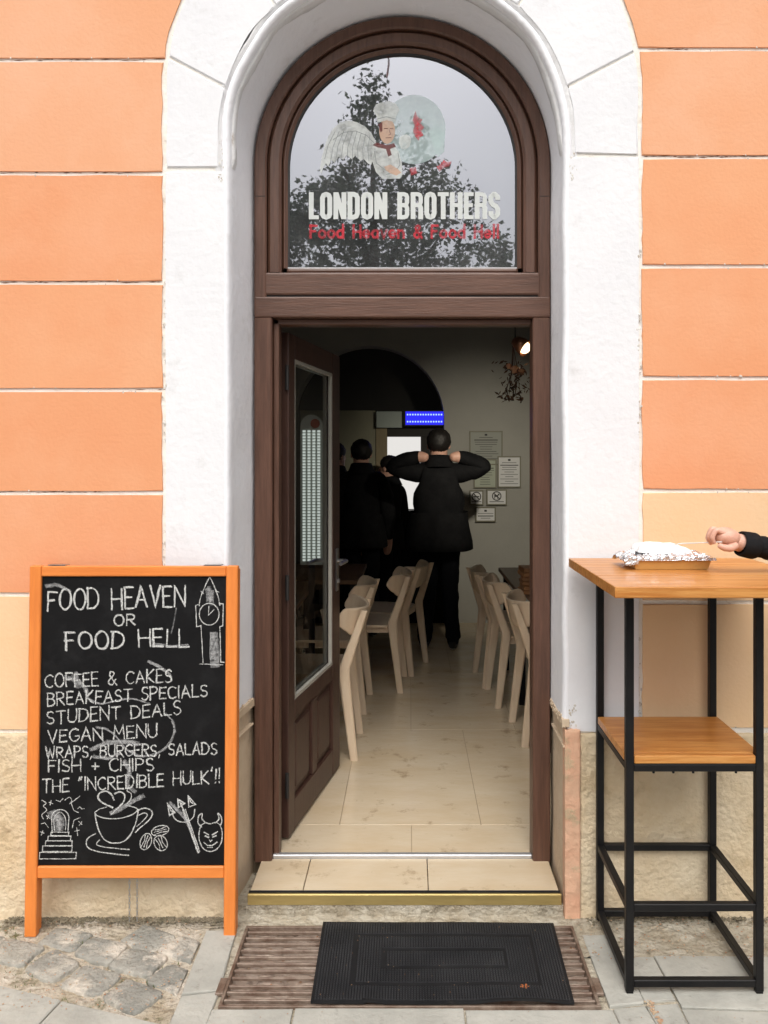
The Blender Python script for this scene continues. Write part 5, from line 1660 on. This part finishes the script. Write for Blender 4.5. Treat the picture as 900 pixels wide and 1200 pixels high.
for k in range(6):
    q = NB(); a_ = rng.uniform(-.12, .12)
    Mx = Matrix.Translation((.80 + rng.uniform(-.008, .008), 4.86 + CY + rng.uniform(-.01, .01), mz0 + k * .026)) @ Matrix.Rotation(a_, 4, 'Z')
    box(q, -.13, .13, -.08, .08, .0005, .0245, .002, M=Mx)
    labs = ['wooden menu box at the bottom of the stack on the right table', 'wooden menu box second from the bottom of the stack', 'wooden menu box third from the bottom of the stack', 'wooden menu box fourth from the bottom of the stack', 'wooden menu box second from the top of the stack', 'wooden menu box at the top of the stack under a pale card']
    tag(obj('menu_box', q, M['menu']), labs[k], 'box', 'stacked wooden menu boxes')
q = NB(); box(q, .77, .90, 4.80 + CY, 4.90 + CY, mz0 + .157, mz0 + .185, .002)
tag(obj('card_box', q, M['paper']), 'small pale card box lying on top of the stack of wooden boxes', 'box')

# ------------------------------------------------------------------ counter, lit opening and signs at the back
DB = 7.66
def flat(px0, py0, px1, py1, d, th=0.03):
    a_, b_ = P(px0, py0, d), P(px1, py1, d)
    return a_.x, b_.x, d + CY, d + CY + th, b_.z, a_.z
M['cream'] = mat('cream_panel', (0.36, 0.35, 0.25), 0.7, c2=(0.33, 0.32, 0.23), nscale=2)
M['jambwood'] = mat('pale_jamb', (0.36, 0.29, 0.17), 0.6, c2=(0.30, 0.24, 0.14), nscale=6, stretch=(6, 6, 1))
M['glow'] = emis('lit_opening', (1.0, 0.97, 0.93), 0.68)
M['blue'] = emis('blue_led', (0.03, 0.03, 0.9), 1.0)
M['bluew'] = emis('blue_white_led', (0.22, 0.32, 1.0), 2.2)
x0, x1, y0, y1, z0, z1 = flat(352, 481, 440, 700, DB + .30, .05)
q = NB(); box(q, x0, x1, y0, y1, ZF + .004, z1, .002)
tag(obj('partition', q, M['cream']), 'cream partition panel standing behind the queue at the left of the lit opening', 'partition')
x0, x1, y0, y1, z0, z1 = flat(440.6, 501, 453.6, 700, DB + .28, .07)
do = thing('lit_doorway', 'bright white kitchen doorway with pale wooden jamb behind the customers', 'doorway', ((x0 + x1) / 2, y0, ZF))
oo = Vector(do.location)
def dobj(name, bx, m, bev=.002):
    q = NB(); box(q, *bx, bev)
    for v in q.verts: v.co -= oo
    return obj(name, q, m, do)
dobj('jamb', (x0, x1, y0, y1, ZF + .003, z1), M['jambwood'])
a0, a1, _, _, c0_, c1_ = flat(454, 512, 493, 600, DB + .36)
dobj('lintel', (x1 + .001, a1 + .14, y0 + .01, y0 + .06, c1_, c1_ + .09), M['dark_wall'])
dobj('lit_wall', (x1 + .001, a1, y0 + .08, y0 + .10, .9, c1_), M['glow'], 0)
dobj('jamb', (a1 + .001, a1 + .14, y0 + .01, y0 + .09, ZF + .003, c1_ - .001), M['dark_wall'])
x0, x1, y0, y1, z0, z1 = flat(441, 482, 471, 501, DB + .18, .10)
q = NB(); box(q, x0, x1, y0, y1, z0, z1, .004)
tag(obj('wall_box', q, mat('pale_green_box', (0.45, 0.52, 0.48), 0.5)), 'pale greenish box mounted above the doorway beside the blue light sign', 'box')
x0, x1, y0, y1, z0, z1 = flat(474, 481, 521, 499, DB + .06, .03)
ls = thing('light_sign', 'blue glowing LED sign hanging above the customers', 'light sign', ((x0 + x1) / 2, y0, z0))
oo = Vector(ls.location)
q = NB(); box(q, x0, x1, y0 + .004, y1, z0, z1, .002)
for v in q.verts: v.co -= oo
obj('case', q, M['gasket'], ls)
q = NB(); box(q, x0 + .01, x1 - .01, y0, y0 + .003, z0 + .01, z1 - .01)
for v in q.verts: v.co -= oo
obj('screen', q, M['blue'], ls)
q = NB()
hh = z1 - z0
for fz in (.27, .73):
    for k in range(14):
        xx = x0 + .03 + (x1 - x0 - .06) * k / 13
        box(q, xx - .007, xx + .007, y0 - .004, y0 - .0005, z0 + hh * fz - .007, z0 + hh * fz + .007)
for v in q.verts: v.co -= oo
obj('led_dots', q, M['bluew'], ls)
# counter
ct = thing('counter', 'black service counter in front of the lit doorway behind the queue', 'counter', (-.2, 7.62 + CY, ZF))
q = NB(); box(q, -.80, .66, -.02, .28, 0, 1.02, .004); obj('front', q, M['black_cloth'], ct)
q = NB(); box(q, -.82, .68, -.05, .30, 1.021, 1.06, .004); obj('worktop', q, M['gasket'], ct)
px = P(472, 600, 7.62)
q = NB()
box(q, px.x - .09, px.x + .02, px.y - .02, px.y + .10, ZF + 1.0605, ZF + 1.105, .004)
box(q, px.x - .08, px.x + .01, px.y - .015, px.y + .06, ZF + 1.1055, ZF + 1.118, .002)
tag(obj('card_reader', q, M['plastic']), 'small white device lying on the black counter before the bright doorway', 'device')

# framed notices on the back wall
M['nframe'] = mat('notice_frame', (0.22, 0.21, 0.15), 0.5)
M['ink'] = mat('printed_ink', (0.06, 0.06, 0.06), 0.8)
M['greenpaper'] = mat('greenish_paper', (0.50, 0.54, 0.44), 0.8)
NF = [((550, 505, 589, 545), 'largest framed notice, topmost on the back wall', 'grey', 'text'),
      ((555, 538, 582, 572), 'framed greenish certificate left of the whiter one, partly behind the raised elbow', 'green', 'text'),
      ((583, 534.5, 610.5, 571.5), 'framed white certificate at the right of the group of notices', 'white', 'text'),
      ((550, 574.5, 566.5, 592), 'small framed no smoking sign beside the customer\'s jacket', 'white', 'smoke'),
      ((570, 573.5, 594, 592), 'small framed sign with a crossed out dog', 'white', 'dog'),
      ((557, 594, 581, 611.5), 'lowest small framed notice on the back wall', 'white', 'text')]
NFD = 7.605
M['greypaper'] = mat('grey_paper', (0.40, 0.41, 0.37), 0.8)
for ni_, ((a0, b0, a1, b1), lab, col_, kind) in enumerate(NF):
    x0, x1, y0, y1, z0, z1 = flat(a0, b0, a1, b1, NFD - .0035 * ni_, .0)
    t = thing('framed_notice', lab, 'notice', ((x0 + x1) / 2, y0, z0), 0, 'framed notices on the back wall')
    w, hh = (x1 - x0) / 2, z1 - z0
    q = NB(); f_ = .012
    for bx in ((-w, w, 0, f_), (-w, w, hh - f_, hh)): box(q, bx[0], bx[1], -.008, .012, bx[2], bx[3], .001)
    for bx in ((-w, -w + f_), (w - f_, w)): box(q, bx[0], bx[1], -.008, .012, f_, hh - f_, .001)
    obj('frame', q, M['nframe'], t)
    q = NB(); box(q, -w + f_, w - f_, -.002, .010, f_, hh - f_)
    obj('sheet', q, {'grey': M['greypaper'], 'green': M['greenpaper'], 'white': M['paper']}[col_], t)
    q = NB()
    if kind == 'text':
        zz = hh - .06; k = 0
        box(q, -.012, .012, -.0035, -.0025, hh - .045, hh - .028)
        while zz > .035:
            l_ = w * rng.uniform(.35, .78)
            box(q, -l_, l_, -.0035, -.0025, zz - (.008 if k == 1 else .004), zz)
            zz -= .022; k += 1
    else:
        c = (0, hh * .58); rr = .045
        for i in range(24):
            t0, t1 = 2 * PI * i / 24, 2 * PI * (i + 1) / 24
            q.faces.new([q.verts.new((c[0] + r * math.cos(t_), -.0035, c[1] + r * math.sin(t_))) for r, t_ in ((rr, t0), (rr, t1), (rr - .009, t1), (rr - .009, t0))])
        bar(q, (c[0] - .03, -.0050, c[1] + .03), (c[0] + .03, -.0050, c[1] - .03), .001, .009, up=(1, 0, 1))
        if kind == 'dog':
            for bx in ((-.022, .014, -.008, .010), (.012, .026, .006, .022), (-.022, -.015, -.026, -.009), (.006, .013, -.026, -.009)):
                box(q, c[0] + bx[0], c[0] + bx[1], -.0040, -.0028, c[1] + bx[2], c[1] + bx[3])
        else:
            box(q, c[0] - .028, c[0] + .028, -.0040, -.0028, c[1] - .006, c[1] + .004)
        box(q, -w * .7, w * .7, -.0035, -.0025, .030, .036)
    obj('print', q, M['ink'], t)
# wall telephone on the right wall
tp = P(620, 586, 7.05)
q = NB()
box(q, XR - .045, XR - .002, tp.y - .04, tp.y + .04, tp.z - .09, tp.z + .11, .012, seg=2)
tp_o = obj('wall_phone', q, M['plastic'])
tag(tp_o, 'white wall telephone on the right wall beside the framed notices', 'telephone')
q = NB(); pts = []
tube(q, [(XR - .055, tp.y - .01, tp.z + .095), (XR - .068, tp.y - .012, tp.z + .05), (XR - .068, tp.y - .012, tp.z - .03), (XR - .055, tp.y - .01, tp.z - .075)], [.016, .011, .011, .016], 10)
obj('handset', q, M['gasket'], tp_o, smooth=True)

# glowing panel added behind the open door's glass in place of a reflection
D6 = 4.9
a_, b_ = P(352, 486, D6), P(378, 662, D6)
lp = thing('reflection_panel', 'tall round-topped panel of small lamps standing in for a reflection in the door glass', 'lamp', ((a_.x + b_.x) / 2, D6 + CY, ZF))
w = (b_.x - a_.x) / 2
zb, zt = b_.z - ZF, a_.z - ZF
q = NB()
pts = [(-w, zb), (w, zb), (w, zt - w)] + [(w * math.cos(PI * i / 12), zt - w + w * math.sin(PI * i / 12)) for i in range(1, 12)] + [(-w, zt - w)]
prism(q, pts, 0, .04)
obj('case', q, mat('panel_case', (0.5, 0.53, 0.49), .5), lp)
q = NB(); box(q, -.018, .018, .010, .030, 0, zb - .001); box(q, -.12, .12, -.06, .10, 0, .02, .003)
obj('stand', q, M['black_steel'], lp)
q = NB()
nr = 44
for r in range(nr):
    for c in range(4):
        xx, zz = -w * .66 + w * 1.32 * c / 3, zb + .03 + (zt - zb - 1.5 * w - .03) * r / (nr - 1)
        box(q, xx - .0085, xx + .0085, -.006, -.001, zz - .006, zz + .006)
obj('reflected_lamp_grid', q, emis('reflected_lamps', (0.92, 1.0, 0.95), 0.55), lp)
q = NB(); tube(q, [(w * .35, -.008, zt - w * .8), (w * .35, -.014, zt - w * .8)], w * .42, 20)
obj('badge', q, mat('red_badge', (0.35, 0.07, 0.03), .5), lp)

# pendant lamp with dried rose
pl = P(610, 404, 4.55)
pe = thing('pendant_lamp', 'copper pendant lamp with glowing bulb hanging at the upper right of the doorway', 'lamp', pl)
q = NB(); tube(q, [(-.03, 0, .03), (-.034, 0, .4), (-.035, 0, ZC - pl.z)], .004, 6); obj('cord', q, M['gasket'], pe)
ax = Vector((.66, -.46, -.58)).normalized()
q = NB()
ux = ax.orthogonal().normalized(); uy = ax.cross(ux)
prof = [(-.05, .012), (-.045, .028), (-.01, .040), (.045, .052), (.045, .049), (-.01, .036), (-.04, .024)]
rings = [[q.verts.new(ax * a_ + (ux * math.cos(2 * PI * i / 24) + uy * math.sin(2 * PI * i / 24)) * b_) for i in range(24)] for a_, b_ in prof]
for r1_, r2_ in zip(rings, rings[1:]):
    for i in range(24): q.faces.new((r1_[i], r1_[(i + 1) % 24], r2_[(i + 1) % 24], r2_[i]))
obj('lamp_shade', q, mat('copper', (0.45, 0.20, 0.11), .35, .8), pe, smooth=True)
q = NB(); blob(q, ax * .030, (.034, .034, .034), 16, 12); obj('bulb', q, emis('bulb', (1.0, 0.72, 0.42), 4.0), pe)
pll = bpy.data.lights.new('pendant_light', 'SPOT'); pll.energy = 95.0; pll.spot_size = R(58); pll.spot_blend = 1.0; pll.color = (1.0, 0.92, 0.76); pll.shadow_soft_size = .04
po_ = bpy.data.objects.new('pendant_light', pll); COL.objects.link(po_); po_.parent = pe; po_.location = ax * .07 + Vector((-.01, .14, -.03)); po_.rotation_euler = (Vector((.0, -1, .33))).to_track_quat('Z', 'Y').to_euler()
# the roses
fl = P(603, 432, 4.60)
ro = thing('dried_roses', 'dried pink roses with brown leaves hanging below the pendant lamp', 'flowers', fl)
M['petal'] = mat('dry_petal', (0.66, 0.28, 0.17), .8, c2=(0.55, 0.33, 0.18), nscale=30)
M['dleaf'] = mat('dry_brown_leaf', (0.17, 0.085, 0.05), .8, c2=(0.07, 0.045, 0.03), nscale=30)
for hx, hy, hz, s in ((0.0, 0, 0.0, .034), (.042, .01, -.012, .024), (-.03, .01, .018, .024)):
    q = NB()
    for k in range(9):
        a_ = k * 2.4; rr = s * (.25 + .09 * k)
        for i in range(7):
            t0 = a_ + (i - 3) * .26; t1 = t0 + .26
            def pp(t_, z_, e): return q.verts.new((hx + rr * e * math.cos(t_), hy + rr * e * math.sin(t_), hz + z_))
            q.faces.new((pp(t0, -s * .8, .5), pp(t1, -s * .8, .5), pp(t1, s * (.6 - .07 * k), 1 + .1 * math.sin(t1 * 7)), pp(t0, s * (.6 - .07 * k), 1 + .1 * math.sin(t0 * 7))))
    obj('rose', q, M['petal'], ro, recalc=False)
q = NB()
for k in range(150):
    p = Vector((rng.gauss(0, .050), rng.gauss(0, .04), rng.uniform(-.19, .05)))
    if p.z < -.10: p.x *= .8
    s = rng.uniform(.010, .024)
    u_ = Vector((rng.uniform(-1, 1), rng.uniform(-1, 1), rng.uniform(-1, 1))).normalized(); v_ = u_.orthogonal().normalized()
    q.faces.new([q.verts.new(p + u_ * s), q.verts.new(p + v_ * s * .45), q.verts.new(p - u_ * s), q.verts.new(p - v_ * s * .45)])
for k in range(6):
    p = Vector((rng.gauss(0, .03), rng.gauss(0, .03), -.02))
    tube(q, [Vector((-.01, 0, .14)), p, p + Vector((rng.gauss(0, .02), 0, -.13))], .002, 5)
obj('stems', q, M['dleaf'], ro, recalc=False)

# ------------------------------------------------------------------ the tree across the street (seen mirrored in the arched window)
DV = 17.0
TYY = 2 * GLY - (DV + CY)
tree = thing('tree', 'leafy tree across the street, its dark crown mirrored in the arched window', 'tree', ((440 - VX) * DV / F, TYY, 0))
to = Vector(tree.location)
prof = [(300, 290), (320, 262), (338, 240), (352, 228), (372, 222), (392, 205), (404, 170), (412, 142), (420, 118), (428, 98), (437, 84), (446, 104), (452, 150), (462, 186), (478, 178), (490, 150), (496, 150), (503, 196), (514, 205), (524, 188), (532, 212), (540, 226), (552, 214), (560, 240), (572, 262), (586, 286), (604, 310)]
def top_at(px):
    for (a_, ya), (b_, yb) in zip(prof, prof[1:]):
        if a_ <= px <= b_: return ya + (yb - ya) * (px - a_) / (b_ - a_)
    return 400
q = NB()
rl = random.Random(11)
cl = []
while len(cl) < 800:
    px = rl.uniform(298, 604)
    if px > 515 and rl.random() < .45: continue
    ty_ = top_at(px)
    py = ty_ + (400 - ty_) * rl.random() ** 1.05
    hole = noise.noise(Vector((px * .03, py * .03, 3.0)))
    if py > ty_ + 18 and hole > .26 + (.25 if px < 480 else 0): continue
    spread = 0.5 + 1.3 * min(1, (py - ty_) / 90)
    cl.append((px, py, rl.uniform(-spread, spread)))
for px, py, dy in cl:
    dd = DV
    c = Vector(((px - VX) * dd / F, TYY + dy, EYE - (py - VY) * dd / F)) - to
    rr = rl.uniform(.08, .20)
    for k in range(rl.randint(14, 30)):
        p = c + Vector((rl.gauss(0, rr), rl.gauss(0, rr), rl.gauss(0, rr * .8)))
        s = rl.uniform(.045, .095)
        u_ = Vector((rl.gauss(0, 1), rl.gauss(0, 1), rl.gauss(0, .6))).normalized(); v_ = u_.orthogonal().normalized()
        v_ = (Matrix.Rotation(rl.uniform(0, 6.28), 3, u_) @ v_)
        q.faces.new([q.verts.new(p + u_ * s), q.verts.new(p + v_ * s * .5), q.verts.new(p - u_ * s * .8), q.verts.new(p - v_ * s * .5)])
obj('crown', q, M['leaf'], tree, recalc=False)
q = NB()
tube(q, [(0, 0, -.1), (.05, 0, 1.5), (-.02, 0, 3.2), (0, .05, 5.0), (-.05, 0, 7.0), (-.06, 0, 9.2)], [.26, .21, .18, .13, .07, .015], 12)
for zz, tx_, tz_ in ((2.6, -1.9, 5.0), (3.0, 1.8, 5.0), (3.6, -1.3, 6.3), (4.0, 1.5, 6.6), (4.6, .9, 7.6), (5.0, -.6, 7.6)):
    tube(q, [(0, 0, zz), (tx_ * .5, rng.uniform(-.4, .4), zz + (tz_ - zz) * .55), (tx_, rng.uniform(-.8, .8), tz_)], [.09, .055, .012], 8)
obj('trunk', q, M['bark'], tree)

# ------------------------------------------------------------------ unseen house added across the street to block low sky light
oh = thing('sky_blocking_house', 'plain grey two storey house added unseen behind the viewer to block low sky', 'house', (0, -20, 0))
M['render'] = mat('grey_render', (0.22, 0.21, 0.19), 0.9, c2=(0.26, 0.25, 0.23), nscale=1.0)
q = NB(); box(q, -30, 30, -8, 0, -.1, 4.9); obj('wall', q, M['render'], oh)
q = NB(); prof_ = [(-8.4, 4.901), (.4, 4.901), (-4, 6.4)]
a_ = [q.verts.new((-30.3, y, z)) for y, z in prof_]; b_ = [q.verts.new((30.3, y, z)) for y, z in prof_]
q.faces.new(a_); q.faces.new(b_[::-1])
for i in range(3): q.faces.new((a_[i], a_[(i + 1) % 3], b_[(i + 1) % 3], b_[i]))
obj('roof', q, mat('tile_roof', (0.16, 0.07, 0.045), .8, c2=(0.11, 0.05, 0.035), nscale=6), oh)
for k in range(-7, 8):
    for z in (.9, 3.1):
        q = NB(); box(q, k * 3.6 - .55, k * 3.6 + .55, .001, .06, z, z + 1.45, .01); box(q, k * 3.6 - .45, k * 3.6 + .45, .0605, .07, z + .1, z + 1.35)
        obj('window', q, M['gasket'], oh)

# flaked and chipped places along the plaster edges
q = NB()
def flake(x, z, y, s, rg=rng):
    n = rg.randint(5, 8); ph = rg.uniform(0, 6)
    c = q.verts.new((x, y - .0012, z))
    r = [q.verts.new((x + s * rg.uniform(.5, 1.1) * math.cos(ph + 2 * PI * i / n), y + .0005, z + s * 1.5 * rg.uniform(.5, 1.1) * math.sin(ph + 2 * PI * i / n))) for i in range(n)]
    for i in range(n): q.faces.new((c, r[i], r[(i + 1) % n]))
for _ in range(150):
    side = rng.choice((-1, 1)); z = rng.uniform(.66, 2.7)
    if noise.noise(Vector((z * 3, side, 0))) < -.1: continue
    flake((SXL if side < 0 else SXR) + rng.gauss(0, .004), z, -.0005, rng.uniform(.0015, .006))
for _ in range(70):
    side = rng.choice((-1, 1)); flake(CX + side * (HW + .02 + abs(rng.gauss(0, .012))), rng.uniform(2.60, 2.72) if rng.random() < .5 else rng.uniform(.67, .75), -.0006, rng.uniform(.001, .005))
for _ in range(120):
    side = rng.choice((-1, 1)); flake((SC + side * rng.uniform(.88, 1.45)), rng.choice(jl if side < 0 else jr[:7]) + rng.choice((-1, 1)) * rng.uniform(.005, .009), -.0005, rng.uniform(.001, .004))
o = obj('flaked_plaster', q, mat('flaked_plaster', (0.50, 0.44, 0.37), .95, c2=(0.72, 0.70, 0.66), nscale=22, lo=.42, hi=.58), B, recalc=False); o['kind'] = 'stuff'
# ragged mortar along the top of the stone reveals
for side in (-1, 1):
    q = NB()
    for k in range(46):
        y = rng.uniform(-.004, .24); t_ = (y + .01) / .32
        x = (CX + side * HW) + ((FX + side * FH) - (CX + side * HW)) * t_
        c = Vector((x - side * .004, y, .690 + rng.gauss(0, .008)))
        s_ = rng.uniform(.003, .007)
        blob(q, c, (s_ * .7, s_, s_ * rng.uniform(.5, 1)), 7, 5)
    o = obj('crumbling_edge', q, M['reveal'], B); o['kind'] = 'stuff'

q = NB()
for z_, x0_, x1_ in ((jl[6], -1.75, SXL - .01), (jl[5], -1.75, -1.02), (jl[4], -1.5, SXL - .02), (jl[3], -1.0, SXL - .01), (jl[2], -1.5, -1.1), (jr[6], .84, 1.0), (jr[5], .83, 1.4)):
    x = x0_
    while x < x1_:
        w_ = rng.uniform(.01, .05)
        if rng.random() < .7:
            h_ = rng.uniform(.0006, .0022)
            zc = z_ + rng.uniform(-.002, .003) + .003
            q.faces.new([q.verts.new(p) for p in ((x, .0052, zc - h_ * .3), (x + w_ * .5, .0052, zc - h_), (x + w_, .0052, zc), (x + w_ * .5, .0052, zc + h_))])
        x += w_ * .8
o = obj('joint_cracks', q, mat('crack_dirt', (0.20, 0.12, 0.08), .95), B, recalc=False); o['kind'] = 'stuff'
